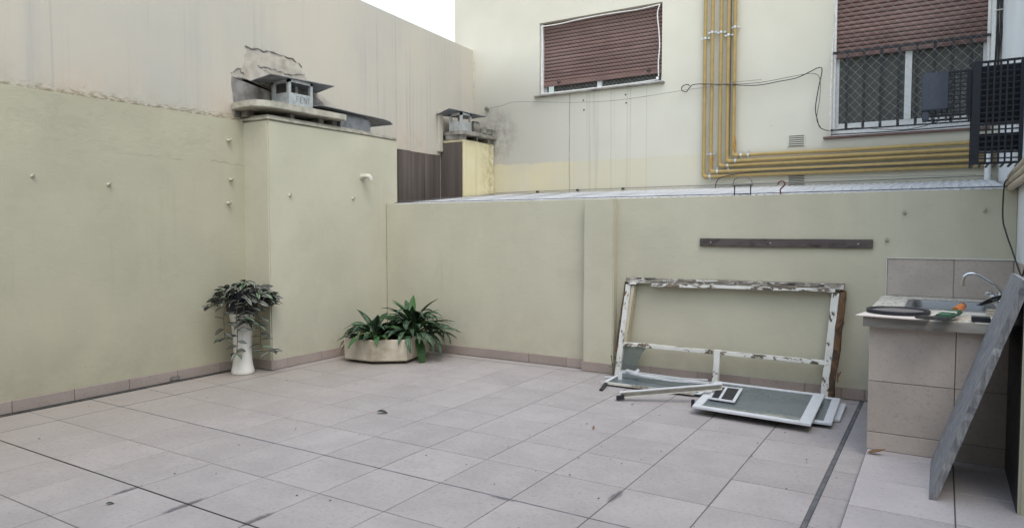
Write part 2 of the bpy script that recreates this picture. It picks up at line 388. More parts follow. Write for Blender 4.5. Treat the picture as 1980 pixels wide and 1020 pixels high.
def marble():
    n = NT('worn_marble_top'); P = n.geo.outputs['Position']
    v = n.noise(P, 5, 7, 0.65, None, 2.5)
    d = n.math('ABSOLUTE', n.math('SUBTRACT', v, 0.5))
    c = n.mix(n.ramp(d, 0.035, 0.0), (0.66, 0.62, 0.54), (0.12, 0.11, 0.10))
    c = n.mix(n.math('MULTIPLY', n.ramp(n.noise(P, 12, 5), 0.55, 0.8), 0.35), c, (0.36, 0.33, 0.28))
    return n.done(c, 0.5, n.bump(v, 0.1, 0.004), spec=0.4)
M['marble'] = marble()
M['slab_edge'] = simple('slab_edge_grey', (0.30, 0.285, 0.26), 0.8, var=0.25, scale=12, stretch=(0.3, 1, 2), dirt=(0.14, 0.13, 0.12))

def glass(name, tint, alpha, rough=0.08):
    n = NT(name)
    t = n.t.nodes.new('ShaderNodeBsdfTransparent'); t.inputs[0].default_value = (*tint, 1)
    g = n.t.nodes.new('ShaderNodeBsdfPrincipled')
    g.inputs['Base Color'].default_value = (tint[0] * 0.5, tint[1] * 0.5, tint[2] * 0.5, 1)
    n.put(g.inputs['Roughness'], n.ramp(n.noise(n.tc.outputs['Object'], 9, 5), 0.3, 0.8, rough, rough + 0.25))
    mx = n.t.nodes.new('ShaderNodeMixShader')
    n.put(mx.inputs[0], alpha); n.t.links.new(t.outputs[0], mx.inputs[1]); n.t.links.new(g.outputs[0], mx.inputs[2])
    n.t.links.new(mx.outputs[0], n.out.inputs[0])
    return n.m
M['pane'] = glass('window_pane', (0.7, 0.73, 0.73), 0.16)
M['shard'] = glass('broken_pane', (0.66, 0.72, 0.72), 0.22)
def dirty_glass():
    n = NT('dusty_glass'); O = n.tc.outputs['Object']; x, y, z = n.xyz(O)
    d = n.noise(O, 3, 3, 0.5)
    c = n.mix(n.ramp(d, 0.3, 0.75), (0.10, 0.125, 0.14), (0.135, 0.16, 0.17))
    e = n.math('MULTIPLY', n.ramp(y, -0.30, -0.42), n.ramp(n.noise(O, 16, 6, 0.7), 0.35, 0.62))
    c = n.mix(n.math('MULTIPLY', e, 0.75), c, (0.42, 0.40, 0.34))
    return n.done(c, n.ramp(d, 0.3, 0.7, 0.22, 0.34), n.bump(d, 0.02, 0.003), spec=0.5)
M['dusty'] = dirty_glass()

def leaf_mat(name, dark, light, kind):
    n = NT(name)
    uv = n.tc.outputs['UV']; u, v, _ = n.xyz(uv)          # u along the leaf, v across (-1..1 packed to 0..1)
    a = n.math('ABSOLUTE', n.math('SUBTRACT', v, 0.5))
    r = n.noise(n.rnd(), 20, 3)
    if kind == 'stripe':
        m = n.math('MULTIPLY', n.ramp(a, 0.10, 0.16), n.ramp(a, 0.34, 0.27))
        m = n.math('MULTIPLY', m, n.ramp(u, 0.03, 0.2))
    else:
        w = n.math('ADD', n.math('MULTIPLY', u, 34.0), n.math('MULTIPLY', a, -34.0))
        s = n.math('SINE', n.math('ADD', w, n.math('MULTIPLY', r, 5.0)))
        m = n.math('MULTIPLY', n.math('MULTIPLY', n.ramp(s, 0.05, 0.75), n.ramp(a, 0.46, 0.34)), n.ramp(a, 0.02, 0.07))
        m = n.math('MULTIPLY', m, n.ramp(r, 0.38, 0.58))
    c = n.mix(n.math('MULTIPLY', m, 0.85), dark, light)
    rv = n.ramp(n.oi.outputs['Random'], 0, 1, 0.7, 1.35)
    b = n.t.nodes.new('ShaderNodeVectorMath'); b.operation = 'SCALE'
    n.put(b.inputs[0], c); n.put(b.inputs['Scale'], rv)
    n.put(n.b.inputs['Transmission Weight'], 0.0)
    return n.done(b.outputs[0], 0.5, n.bump(a, 0.25, 0.01), spec=0.22)
M['zebra'] = leaf_mat('striped_leaf', (0.034, 0.029, 0.032), (0.27, 0.30, 0.24), 'stripe')
M['zebra_green'] = leaf_mat('striped_leaf_green', (0.055, 0.085, 0.05), (0.28, 0.34, 0.25), 'stripe')
M['aglao'] = leaf_mat('variegated_leaf', (0.026, 0.054, 0.028), (0.22, 0.30, 0.20), 'vein')
M['aglao_plain'] = leaf_mat('plain_green_leaf', (0.032, 0.078, 0.024), (0.05, 0.11, 0.04), 'vein')
M['aglao_yellow'] = leaf_mat('yellowing_leaf', (0.25, 0.20, 0.06), (0.30, 0.26, 0.11), 'vein')

# ------------------------------------------------------------------ mesh helpers
class MB:
    def __init__(s): s.v, s.f, s.uv, s.mi = [], [], None, []
    def add(s, vs_, fs_, mi=0):
        o = len(s.v)
        s.v += [tuple(v) for v in vs_]
        s.f += [tuple(i + o for i in f) for f in fs_]
        s.mi += [mi] * len(fs_)
        return s
    def box(s, x0, x1, y0, y1, z0, z1, mi=0):
        v = [(x0, y0, z0), (x1, y0, z0), (x1, y1, z0), (x0, y1, z0), (x0, y0, z1), (x1, y0, z1), (x1, y1, z1), (x0, y1, z1)]
        return s.add(v, [(0, 3, 2, 1), (4, 5, 6, 7), (0, 1, 5, 4), (1, 2, 6, 5), (2, 3, 7, 6), (3, 0, 4, 7)], mi)
    def bar(s, p, q, w, h, up=(0, 0, 1), mi=0):
        """rectangular bar from p to q"""
        p, q = Vector(p), Vector(q); d = (q - p).normalized(); u = Vector(up)
        a = d.cross(u)
        if a.length < 1e-4: a = d.cross(Vector((1, 0, 0)))
        a.normalize(); b = a.cross(d).normalized()
        v = []
        for c in (p, q):
            for i, j in ((-1, -1), (1, -1), (1, 1), (-1, 1)):
                v.append(c + a * (w / 2 * i) + b * (h / 2 * j))
        return s.add(v, [(0, 1, 2, 3), (7, 6, 5, 4), (0, 4, 5, 1), (1, 5, 6, 2), (2, 6, 7, 3), (3, 7, 4, 0)], mi)
    def tube(s, pts, r, n=8, mi=0, caps=True):
        pts = [Vector(p) for p in pts]
        rs = r if isinstance(r, (list, tuple)) else [r] * len(pts)
        a = None; v = []; f = []
        for i, p in enumerate(pts):
            d = (pts[min(i + 1, len(pts) - 1)] - pts[max(i - 1, 0)]).normalized()
            if a is None:
                a = d.cross(Vector((0, 0, 1)))
                if a.length < 1e-3: a = d.cross(Vector((1, 0, 0)))
            a = (a - d * a.dot(d)).normalized(); b = d.cross(a)
            for k in range(n):
                t = 2 * math.pi * k / n
                v.append(p + (a * math.cos(t) + b * math.sin(t)) * rs[i])
        for i in range(len(pts) - 1):
            for k in range(n):
                f.append((i * n + k, i * n + (k + 1) % n, (i + 1) * n + (k + 1) % n, (i + 1) * n + k))
        if caps:
            f.append(tuple(range(n - 1, -1, -1))); o = (len(pts) - 1) * n
            f.append(tuple(range(o, o + n)))
        return s.add(v, f, mi)
    def prism(s, poly, z0, z1, mi=0):
        """vertical extrusion of an xy polygon (counter-clockwise)"""
        n = len(poly)
        v = [(x, y, z0) for x, y in poly] + [(x, y, z1) for x, y in poly]
        f = [tuple(range(n - 1, -1, -1)), tuple(range(n, 2 * n))] + [(i, (i + 1) % n, n + (i + 1) % n, n + i) for i in range(n)]
        return s.add(v, f, mi)
    def lathe(s, prof, c=(0, 0, 0), n=32, mi=0):
        v = []; f = []
        for r, z in prof:
            for k in range(n):
                t = 2 * math.pi * k / n
                v.append((c[0] + r * math.cos(t), c[1] + r * math.sin(t), c[2] + z))
        for i in range(len(prof) - 1):
            for k in range(n):
                f.append((i * n + k, i * n + (k + 1) % n, (i + 1) * n + (k + 1) % n, (i + 1) * n + k))
        return s.add(v, f, mi)
    def sheet(s, poly, axis, a, b, mi=0):
        """extrude a polygon given in the two other axes between a and b along axis ('x' or 'y')"""
        n = len(poly)
        if axis == 'x': mk = lambda t, p: (t, p[0], p[1])
        else: mk = lambda t, p: (p[0], t, p[1])
        v = [mk(a, p) for p in poly] + [mk(b, p) for p in poly]
        f = [tuple(range(n)), tuple(range(2 * n - 1, n - 1, -1))] + [(i, n + i, n + (i + 1) % n, (i + 1) % n) for i in range(n)]
        return s.add(v, f, mi)

def wloc(o):
    v = Vector((0, 0, 0))
    while o is not None:
        v += o.location; o = o.parent
    return v

def build(name, mb, mats, parent=None, smooth=None, bevel=0.0, fix=True, subd=0, amp=0.0, freq=2.0):
    me = bpy.data.meshes.new(name)
    off = wloc(parent) if parent is not None else Vector((0, 0, 0))
    me.from_pydata([Vector(v) - off for v in mb.v], [], mb.f)
    if not isinstance(mats, (list, tuple)): mats = [mats]
    for m in mats: me.materials.append(M[m] if isinstance(m, str) else m)
    for p, k in zip(me.polygons, mb.mi): p.material_index = k
    if fix or bevel or subd:
        bm = bmesh.new(); bm.from_mesh(me)
        if fix: bmesh.ops.recalc_face_normals(bm, faces=bm.faces)
        if subd:
            bmesh.ops.subdivide_edges(bm, edges=bm.edges, cuts=subd, use_grid_fill=True)
            for v in bm.verts:
                p = v.co * freq
                v.co += Vector((mnoise.noise(p), mnoise.noise(p + Vector((7, 3, 1))), mnoise.noise(p + Vector((2, 9, 5))))) * amp
        if bevel:
            es = [e for e in bm.edges if len(e.link_faces) == 2 and e.calc_face_angle(0) > 0.6]
            bmesh.ops.bevel(bm, geom=es, offset=bevel, segments=2, affect='EDGES', clamp_overlap=True)
        bm.to_mesh(me); bm.free()
    if smooth is not None:
        me.shade_smooth()
        me.set_sharp_from_angle(angle=R(smooth))
    o = bpy.data.objects.new(name, me)
    COL.objects.link(o)
    if parent is not None: o.parent = parent
    return o

def tag(o, label, cat, group=None):
    o['label'] = label; o['category'] = cat
    if group: o['group'] = group
    return o
def struct(o, kind='structure'):
    o['kind'] = kind
    return o
def thing(name, label, cat, loc=(0, 0, 0), group=None):
    o = bpy.data.objects.new(name, None); COL.objects.link(o)
    o.location = loc; o.empty_display_size = 0.1
    return tag(o, label, cat, group)
def share(name, me, parent, loc, rot=(0, 0, 0), scale=(1, 1, 1)):
    o = bpy.data.objects.new(name, me); COL.objects.link(o)
    o.parent = parent
    o.location = Vector(loc) - wloc(parent) if parent is not None else loc
    o.rotation_euler = rot; o.scale = scale
    return o

def smooth_path(pts, n=6):
    """Catmull-Rom through the points"""
    P = [Vector(p) for p in pts]; out = []
    for i in range(len(P) - 1):
        p0, p1, p2, p3 = P[max(i - 1, 0)], P[i], P[i + 1], P[min(i + 2, len(P) - 1)]
        for k in range(n):
            t = k / n
            out.append(0.5 * ((2 * p1) + (-p0 + p2) * t + (2 * p0 - 5 * p1 + 4 * p2 - p3) * t * t + (-p0 + 3 * p1 - 3 * p2 + p3) * t ** 3))
    out.append(P[-1])
    return out

_tiles = {}
def tile_mesh(w, h, mat, t=0.012):
    k = (round(w, 3), round(h, 3), mat, t)
    if k not in _tiles:
        b = 0.0018
        mb = MB(); x, y = w / 2, h / 2
        v = [(sx * x, sy * y, -t) for sx, sy in ((-1, -1), (1, -1), (1, 1), (-1, 1))]
        v += [(sx * x, sy * y, -b) for sx, sy in ((-1, -1), (1, -1), (1, 1), (-1, 1))]
        v += [(sx * (x - b), sy * (y - b), 0) for sx, sy in ((-1, -1), (1, -1), (1, 1), (-1, 1))]
        f = [(8, 9, 10, 11)]
        for o in (0, 4):
            f += [(o + i, o + (i + 1) % 4, o + 4 + (i + 1) % 4, o + 4 + i) for i in range(4)]
        me = bpy.data.meshes.new('tile'); me.from_pydata(v, [], f); me.materials.append(M[mat])
        _tiles[k] = me
    return _tiles[k]
ROT = {'up': (0, 0, 0), '-y': (R(90), 0, 0), '+x': (R(90), 0, R(90)), '-x': (R(90), 0, R(-90))}
def put_tile(parent, face, c, w, h, mat, name='tile', gap=0.0065, jit=0.0006):
    r = ROT[face]
    j = random.uniform(-jit, jit)
    c = Vector(c)
    c += {'up': Vector((0, 0, j)), '-y': Vector((0, -j, 0)), '+x': Vector((j, 0, 0)), '-x': Vector((-j, 0, 0))}[face]
    rr = (r[0] + random.uniform(-.0012, .0012), r[1] + random.uniform(-.0012, .0012), r[2])
    return share(name, tile_mesh(w - gap, h - gap, mat), parent, c, rr)

# ------------------------------------------------------------------ floor
struct(build('ground', MB().box(-60, 60, -60, 60, -0.4, -0.3), 'ground'))
floor = struct(build('floor', MB().box(-6.6, 1.6, -0.75, 6.9, -0.2, -0.004), 'grout'))
XB = [-6.372, -5.892, -5.407, -4.923, -4.438, -3.953, -3.469, -2.984, -2.499, -2.015, -1.53, -1.045, -0.572]
YB = [-0.66, -0.17, 0.31, 0.80, 1.30, 1.79, 2.268, 2.752, 3.250, 3.737, 4.212, 4.688, 5.163, 5.639, 6.114, 6.589]
def floor_tile(x0, x1, y0, y1):
    put_tile(floor, 'up', ((x0 + x1) / 2, (y0 + y1) / 2, 0), x1 - x0, y1 - y0, 'tile')
for i in range(len(XB) - 1):
    for j in range(len(YB) - 1):
        x0, x1, y0, y1 = XB[i], XB[i + 1], YB[j], YB[j + 1]
        if i == 0:
            if y0 > 4.9: x0 = -6.045
            elif y1 > 4.94:
                floor_tile(x0, x1 - 0.006, y0, 4.925); floor_tile(-6.045, x1 - 0.006, 4.928, y1); continue
        if j in (5, 7): y1 -= 0.006
        if i == 0: x1 -= 0.006
        floor_tile(x0, x1, y0, y1)
    x0, x1 = max(XB[i], -6.045), XB[i + 1]
    for c0, c1, ye in ((x0, min(x1, -3.238), 6.752), (max(x0, -3.238), min(x1, -2.868), 6.652), (max(x0, -2.868), x1, 6.752)):
        if c1 - c0 > 0.03: floor_tile(c0, c1, 6.599, ye)
for j in range(len(YB) - 1):                       # cut row right of the sealed joint
    floor_tile(-0.547, -0.385, YB[j], YB[j + 1])
floor_tile(-0.547, -0.385, 6.589, 6.752)
build('joint_strip', MB().box(-0.570, -0.549, -0.7, 6.75, -0.05, -0.001), 'sealant', floor)
build('joint_strip', MB().box(-5.902, -5.890, -0.7, 6.75, -0.05, -0.0015), 'black_joint', floor)
build('joint_strip', MB().box(-5.88, -0.58, 3.2405, 3.2535, -0.05, -0.0012), 'sealant', floor)
build('joint_strip', MB().box(-5.88, -0.58, 6.589, 6.600, -0.05, -0.0015), 'black_joint', floor)
build('joint_strip', MB().box(-5.88, -2.45, 2.2595, 2.270, -0.05, -0.0012), 'black_joint', floor)
dr = MB().box(-6.44, -6.372, -0.7, 4.93, -0.05, 0.006).box(-6.405, -6.397, -0.7, 4.93, 0.006, 0.012)
build('drain_channel', dr, 'rail_metal', floor)

step = struct(build('step', MB().box(-0.389, 1.6, -0.72, 6.75, -0.1, 0.049), 'grout'))
SX = [-0.389, 0.092, 0.575, 1.06]
SY = [-0.62, -0.14, 0.34, 0.82, 1.30, 1.78, 2.26, 2.66, 3.04, 3.52, 4.00, 4.49, 4.97, 5.11]
for i in range(len(SX) - 1):
    for j in range(len(SY) - 1):
        x0, x1 = SX[i], SX[i + 1]
        put_tile(step, 'up', ((x0 + x1) / 2, (SY[j] + SY[j + 1]) / 2, 0.055), x1 - x0, SY[j + 1] - SY[j], 'tile_step')

# ------------------------------------------------------------------ courtyard walls
SKH = 0.105
def skirting(parent, face, plane, a0, a1, joints, h=SKH, z0=0.0):
    cuts = [a0] + [j for j in joints if a0 + 0.02 < j < a1 - 0.02] + [a1]
    for a, b in zip(cuts[:-1], cuts[1:]):
        m = (a + b) / 2
        c = (m, plane, z0 + h / 2) if face == '-y' else (plane, m, z0 + h / 2)
        put_tile(parent, face, c, b - a, h, 'tile_wall', 'skirting_tile', 0.004, 0.0015)

lw = tag(build('left_wall', MB().box(-6.52, -6.452, -0.7, 4.95, -0.1, 2.664), 'green_flaky', smooth=30, bevel=0.012, subd=26, amp=0.006, freq=1.6),
         'long pale green courtyard wall on the left with peeling paint near its top', 'wall')
skirting(lw, '+x', -6.438, -0.7, 4.93, [-0.24 + 0.4835 * k for k in range(11)])

br = tag(build('chimney_breast', MB().box(-6.54, -6.06, 4.945, 7.0, -0.1, 2.655), 'green', smooth=30, bevel=0.014, subd=22, amp=0.005, freq=1.6),
         'pale green chimney breast jutting from the left wall beside the vase', 'chimney breast')
skirting(br, '+x', -6.047, 4.933, 6.752, [5.153, 5.645, 6.13, 6.6])
skirting(br, '-y', 4.932, -6.437, -6.047, [])
build('cap', MB().box(-6.49, -6.045, 4.93, 6.98, 2.655, 2.682).box(-6.49, -6.10, 4.975, 6.70, 2.682, 2.712), 'concrete', br, smooth=30, bevel=0.006, subd=6, amp=0.005, freq=3)

bw = tag(build('back_wall', MB().box(-6.055, 0.50, 6.77, 6.98, -0.1, 1.822), 'green', smooth=30, bevel=0.012, subd=30, amp=0.005, freq=1.6),
         'low pale green back wall with a flat pilaster and tiled skirting', 'wall')
build('pilaster', MB().box(-3.226, -2.880, 6.668, 6.80, -0.1, 1.818), 'green', bw, smooth=30, bevel=0.012, subd=10, amp=0.005, freq=1.6)
skirting(bw, '-y', 6.757, -6.045, -3.238, [-4.428 - 0.485 * k for k in range(4)] + [-3.942, -3.465])
skirting(bw, '-y', 6.655, -3.238, -2.868, [])
skirting(bw, '-y', 6.757, -2.868, -0.392, [-2.50, -2.016, -1.523, -1.034, -0.725, -0.542])

rw = tag(build('right_wall', MB().box(0.50, 0.72, 5.086, 9.35, -0.1, 6.0), 'right_wall', smooth=30, bevel=0.01, subd=12, amp=0.004, freq=1.5),
         'tall white painted wall on the right behind the sink', 'wall')
pw = tag(build('low_pier', MB().box(0.362, 1.3, 4.30, 5.084, -0.1, 1.205), 'green', smooth=30, bevel=0.014, subd=12, amp=0.004, freq=2),
         'low grey green pier at the right edge with a grey board leaning on it', 'pier')

hb = thing('sky_block_house', 'unseen plain rendered wall added behind the viewpoint to block sky light', 'sky_block_house', (-3, -0.9, 0))  # out of view; added with its wing to hold back sky light
build('wall', MB().box(-6.7, 2.2, -1.6, -0.75, -0.1, 3.8), 'green', hb)  # unseen wall, added to block sky light
build('sky_block_wing', MB().box(1.3, 2.2, -0.75, 4.28, -0.1, 3.0), 'green', hb)  # added wing, sized to block sky light from the right
build('shade_panel', MB().box(0.356, 0.3615, 4.315, 5.08, 0.06, 1.19), 'black_metal', pw)  # dark plate added to stand for deep shade under the leaning board
# party wall behind the left wall
pty = MB()
poly = [(-1.2, -0.1), (9.35, -0.1), (9.35, 4.366), (6.79, 4.463), (-1.2, 4.76)]
pty.sheet(poly, 'x', -6.72, -6.50)
party = tag(build('party_wall', pty, 'party'), 'high beige streaked party wall rising above the green left wall', 'wall')

def ragged(pts, amp, n=5, closed=True):
    out = []
    N = len(pts)
    for i in range(N if closed else N - 1):
        a, b = Vector(pts[i]), Vector(pts[(i + 1) % N])
        for k in range(n):
            p = a.lerp(b, k / n)
            if k: p += Vector((random.uniform(-amp, amp), random.uniform(-amp, amp)))
            out.append((p.x, p.y))
    return out
def patch(name, pts, x, t, mat, amp=0.02, n=5):
    poly = ragged(pts, amp, n)
    c = (sum(p[0] for p in poly) / len(poly), sum(p[1] for p in poly) / len(poly))
    mb = MB(); N = len(poly)
    v = [(x, p[0], p[1]) for p in poly] + [(x + t, c[0] + (p[0] - c[0]) * 0.985, c[1] + (p[1] - c[1]) * 0.985) for p in poly] + [(x + t, c[0], c[1])]
    f = [(i, (i + 1) % N, N + (i + 1) % N, N + i) for i in range(N)] + [(N + i, N + (i + 1) % N, 2 * N) for i in range(N)]
    mb.add(v, f)
    o = build(name, mb, mat, party)
    return o
o = patch('crumbled_plaster', [(4.85, 2.74), (4.835, 3.15), (4.98, 3.25), (5.03, 3.47), (5.62, 3.47), (5.80, 3.38), (6.0, 3.18), (6.35, 3.03), (6.42, 2.74)], -6.502, 0.005, 'mortar_light', 0.015)
o['label'] = 'patch of crumbling plaster behind the flue cowl'
o = patch('bare_mortar', [(4.865, 2.70), (4.845, 3.13), (5.02, 3.12), (5.22, 3.10), (5.48, 3.14), (5.72, 3.20), (5.98, 3.13), (6.22, 3.0), (6.30, 2.90), (6.33, 2.70)], -6.4965, 0.006, 'mortar', 0.022)
o['label'] = 'dark bare mortar where the plaster has fallen off'
for pts, w in (([(5.03, 3.475), (5.3, 3.485), (5.63, 3.485), (5.80, 3.42)], 0.022), ([(5.17, 3.30), (5.35, 3.31), (5.6, 3.29), (5.85, 3.33)], 0.016),
               ([(5.2, 3.15), (5.33, 3.17), (5.45, 3.15)], 0.02), ([(4.84, 3.16), (4.93, 3.22), (5.0, 3.18)], 0.02), ([(5.25, 3.27), (5.5, 3.25), (5.8, 3.25)], 0.008)):
    pp = smooth_path([(-6.492, a, b) for a, b in pts], 7)
    pp = [p + Vector((0, random.uniform(-.008, .008), random.uniform(-.012, .012))) for p in pp]
    build('crack_ridge', MB().tube(pp, [w * 0.5 * random.choice((0.15, 0.4, 0.7, 1.0)) for _ in pp], 5), 'mortar', party)
# brown painted boards low on the party wall
cuts = [7.02, 7.10, 7.28, 7.50, 7.78, 8.08, 8.30, 8.47]
for i, (a, b) in enumerate(zip(cuts[:-1], cuts[1:])):
    build('board', MB().box(-6.502, -6.488 + 0.003 * (i % 2), a + 0.003, b - 0.003, 1.2, 2.615 + random.uniform(-.012, .012)), 'brown', party, bevel=0.003)
build('plaster_rib', MB().box(-6.502, -6.44, 8.40, 8.485, 2.66, 3.28), 'party', party, smooth=30, bevel=0.01, subd=5, amp=0.01, freq=5)

# second chimney in the corner
c2 = thing('small_chimney', 'short pale yellow chimney in the far corner with a brown side', 'chimney', (-6.3, 8.92, 0))
build('body', MB().box(-6.5, -6.09, 8.50, 9.35, 0.0, 2.835), 'yellow', c2, smooth=30, bevel=0.012, subd=10, amp=0.006, freq=3)
build('brown_side', MB().box(-6.5, -6.098, 8.488, 8.502, 1.2, 2.80), 'brown', c2, bevel=0.003)
build('brown_corner', MB().box(-6.487, -6.40, 8.482, 8.490, 1.2, 2.63), 'brown', c2)
sl = MB().prism([(-6.49, 8.50), (-6.12, 8.47), (-6.045, 8.52), (-6.04, 9.34), (-6.49, 9.34)], 2.905, 2.965)
build('slab', sl, 'concrete_dark', c2, smooth=30, bevel=0.008, subd=4, amp=0.008, freq=6)
for y0, y1 in ((8.5, 8.62), (8.88, 8.93), (9.2, 9.34)):
    build('support', MB().box(-6.42, -6.11, y0, y1, 2.83, 2.91), 'concrete_dark', c2, bevel=0.004)
build('rubble', MB().box(-6.36, -6.05, 9.0, 9.34, 2.965, 3.06).box(-6.25, -6.12, 8.86, 8.99, 2.965, 3.14), 'concrete_dark', c2, smooth=60, subd=6, amp=0.05, freq=9)

# ------------------------------------------------------------------ flue cowls
def cowl(root, x0, x1, y0, y1, z0, zm, zt, roofpoly, zr, dark):
    """open sheet-metal flue head: skirt, four posts, lids, flat tilted roof"""
    t = 0.008; pw_ = 0.035
    sk = MB()
    sk.box(x0, x1, y0, y0 + t, z0, zm).box(x0, x1, y1 - t, y1, z0, zm).box(x0, x0 + t, y0 + t, y1 - t, z0, zm).box(x1 - t, x1, y0 + t, y1 - t, z0, zm)
    build('skirt', sk, 'galv', root)
    for px, py in ((x0, y0), (x1 - pw_, y0), (x0, y1 - pw_), (x1 - pw_, y1 - pw_)):
        build('post', MB().box(px, px + pw_, py, py + pw_, zm, zt), 'galv', root)
    hd = MB().box(x0, x1, y0, y0 + t, zt - 0.04, zt).box(x1 - t, x1, y0 + t, y1, zt - 0.03, zt)
    build('header', hd, 'galv', root)
    v = [(x, y, z) for x, y, z in roofpoly] + [(x, y, z + 0.008) for x, y, z in roofpoly]
    build('roof_plate', MB().add(v, [(3, 2, 1, 0), (4, 5, 6, 7), (0, 1, 5, 4), (1, 2, 6, 5), (2, 3, 7, 6), (3, 0, 4, 7)]), 'galv_dark', root)

slab1 = thing('chimney_slab', 'pale concrete slab on stub supports capping the green chimney breast', 'slab', (-6.25, 5.5, 2.71))
arc = [(-6.18 + 0.18 * math.cos(t), 4.98 + 0.18 * math.sin(t)) for t in [R(-90 + 90 * k / 7) for k in range(8)]]
pl = [(-6.49, 4.83), (-6.32, 4.80)] + arc + [(-5.985, 6.02), (-6.40, 6.02), (-6.49, 5.9)]
build('plate', MB().prism(pl, 2.772, 2.842), 'concrete', slab1, smooth=35, bevel=0.006)
for x0, x1, y0, y1 in ((-6.48, -6.38, 4.94, 5.04), (-6.44, -6.12, 5.30, 5.36), (-6.45, -6.13, 5.72, 5.80), (-6.48, -6.12, 5.92, 6.0)):
    build('support', MB().box(x0, x1, y0, y1, 2.70, 2.776), 'mortar', slab1, smooth=40, bevel=0.006, subd=2, amp=0.01, freq=9)
co1 = thing('flue_cowl', 'galvanised open flue cowl marked with scratched letters on the chimney breast slab', 'flue cowl', (-6.29, 5.48, 2.842), 'chimney cowls')
cowl(co1, -6.43, -6.15, 5.31, 5.655, 2.835, 3.005, 3.15,
     [(-6.60, 5.10, 3.115), (-6.13, 5.06, 3.145), (-6.10, 5.94, 3.165), (-6.55, 6.05, 3.14)], 3.16, False)
def stroke_text(root, text, y0, z0, w, h, x, name='lettering'):
    G = {'F': [[(0, 0), (0, 1)], [(0, 1), (1, 1)], [(0, .55), (.7, .55)]], 'E': [[(0, 0), (0, 1)], [(0, 1), (1, 1)], [(0, .5), (.8, .5)], [(0, 0), (1, 0)]],
         'N': [[(0, 0), (0, 1)], [(0, 1), (1, 0)], [(1, 0), (1, 1)]], 'I': [[(.4, 0), (.4, 1)]]}
    mb = MB(); k = 0
    for ch in text:
        for a, b in G[ch]:
            mb.bar((x, y0 + k * w * 1.45 + a[0] * w, z0 + a[1] * h), (x, y0 + k * w * 1.45 + b[0] * w, z0 + b[1] * h), 0.003, 0.0032, (1, 0, 0))
        k += 1
    return build(name, mb, 'galv_dark', root)
stroke_text(co1, 'FENI', 5.42, 2.91, 0.036, 0.065, -6.148)

du = thing('low_flue_duct', 'low dark zinc flue duct with a curved lid beside the chimney slab', 'flue duct', (-6.2, 6.3, 2.71))
build('box', MB().box(-6.40, -6.10, 6.03, 6.545, 2.705, 2.85), 'galv_dark', du, bevel=0.004)
lid = MB(); prof = [(5.66, 2.90), (5.95, 2.895), (6.3, 2.885), (6.55, 2.882), (6.72, 2.878), (6.83, 2.865), (6.88, 2.835)]
v = [(x, y, z + dz) for dz in (0, 0.006) for x in (-6.45, -6.03) for y, z in prof]; n = len(prof)
f = []
for i in range(n - 1):
    f += [(i, i + 1, n + i + 1, n + i), (2 * n + i, 3 * n + i, 3 * n + i + 1, 2 * n + i + 1), (i, 2 * n + i, 2 * n + i + 1, i + 1), (n + i, n + i + 1, 3 * n + i + 1, 3 * n + i)]
f += [(0, n, 3 * n, 2 * n), (n - 1, 3 * n - 1, 4 * n - 1, 2 * n - 1)]
lid.add(v, f)
build('lid', lid, 'galv_dark', du, smooth=40)
build('neck', MB().box(-6.34, -6.14, 6.10, 6.50, 2.85, 2.882), 'galv_dark', du)

co2 = thing('flue_cowl', 'small weathered flue cowl on the yellow corner chimney', 'flue cowl', (-6.24, 8.64, 2.965), 'chimney cowls')
cowl(co2, -6.36, -6.13, 8.52, 8.78, 2.96, 3.11, 3.235,
     [(-6.49, 8.36, 3.20), (-6.19, 8.30, 3.262), (-6.02, 9.02, 3.225), (-6.40, 9.05, 3.22)], 3.26, False)

# ------------------------------------------------------------------ apartment building with windows
FY = 9.35
bld = thing('apartment_building', 'cream apartment building facade with brown roller shutters behind the back wall', 'building', (-2.5, FY, 0))
W1 = (-5.27, -3.342, 3.525, 4.605)
W2 = (-1.182, 0.392, 2.625, 4.75)
xs = [-6.855, W1[0], W1[1], W2[0], W2[1], 3.0]
zs = [-0.1, W2[2], W1[2], W1[3], W2[3], 6.6]
fm = MB()
def hole(xa, za):
    for w in (W1, W2):
        if w[0] - .001 <= xa < w[1] - .001 and w[2] - .001 <= za < w[3] - .001: return True
    return False
for i in range(5):
    for j in range(5):
        x0, x1, z0, z1 = xs[i], xs[i + 1], zs[j], zs[j + 1]
        if not hole(x0, z0): fm.add([(x0, FY, z0), (x1, FY, z0), (x1, FY, z1), (x0, FY, z1)], [(0, 1, 2, 3)])
for w in (W1, W2):
    x0, x1, z0, z1 = w; D = 0.30
    fm.add([(x0, FY, z0), (x0, FY + D, z0), (x0, FY + D, z1), (x0, FY, z1)], [(0, 1, 2, 3)])
    fm.add([(x1, FY, z0), (x1, FY + D, z0), (x1, FY + D, z1), (x1, FY, z1)], [(3, 2, 1, 0)])
    fm.add([(x0, FY, z1), (x1, FY, z1), (x1, FY + D, z1), (x0, FY + D, z1)], [(3, 2, 1, 0)])
    fm.add([(x0, FY, z0), (x1, FY, z0), (x1, FY + D, z0), (x0, FY + D, z0)], [(0, 1, 2, 3)])
fm.add([(xs[0], FY, -.1), (xs[0], FY + 3, -.1), (xs[0], FY + 3, 6.6), (xs[0], FY, 6.6)], [(0, 1, 2, 3)])
fm.add([(xs[0], FY, 6.6), (xs[0], FY + 3, 6.6), (3.0, FY + 3, 6.6), (3.0, FY, 6.6)], [(3, 2, 1, 0)])
build('wall', fm, 'facade', bld, fix=False)

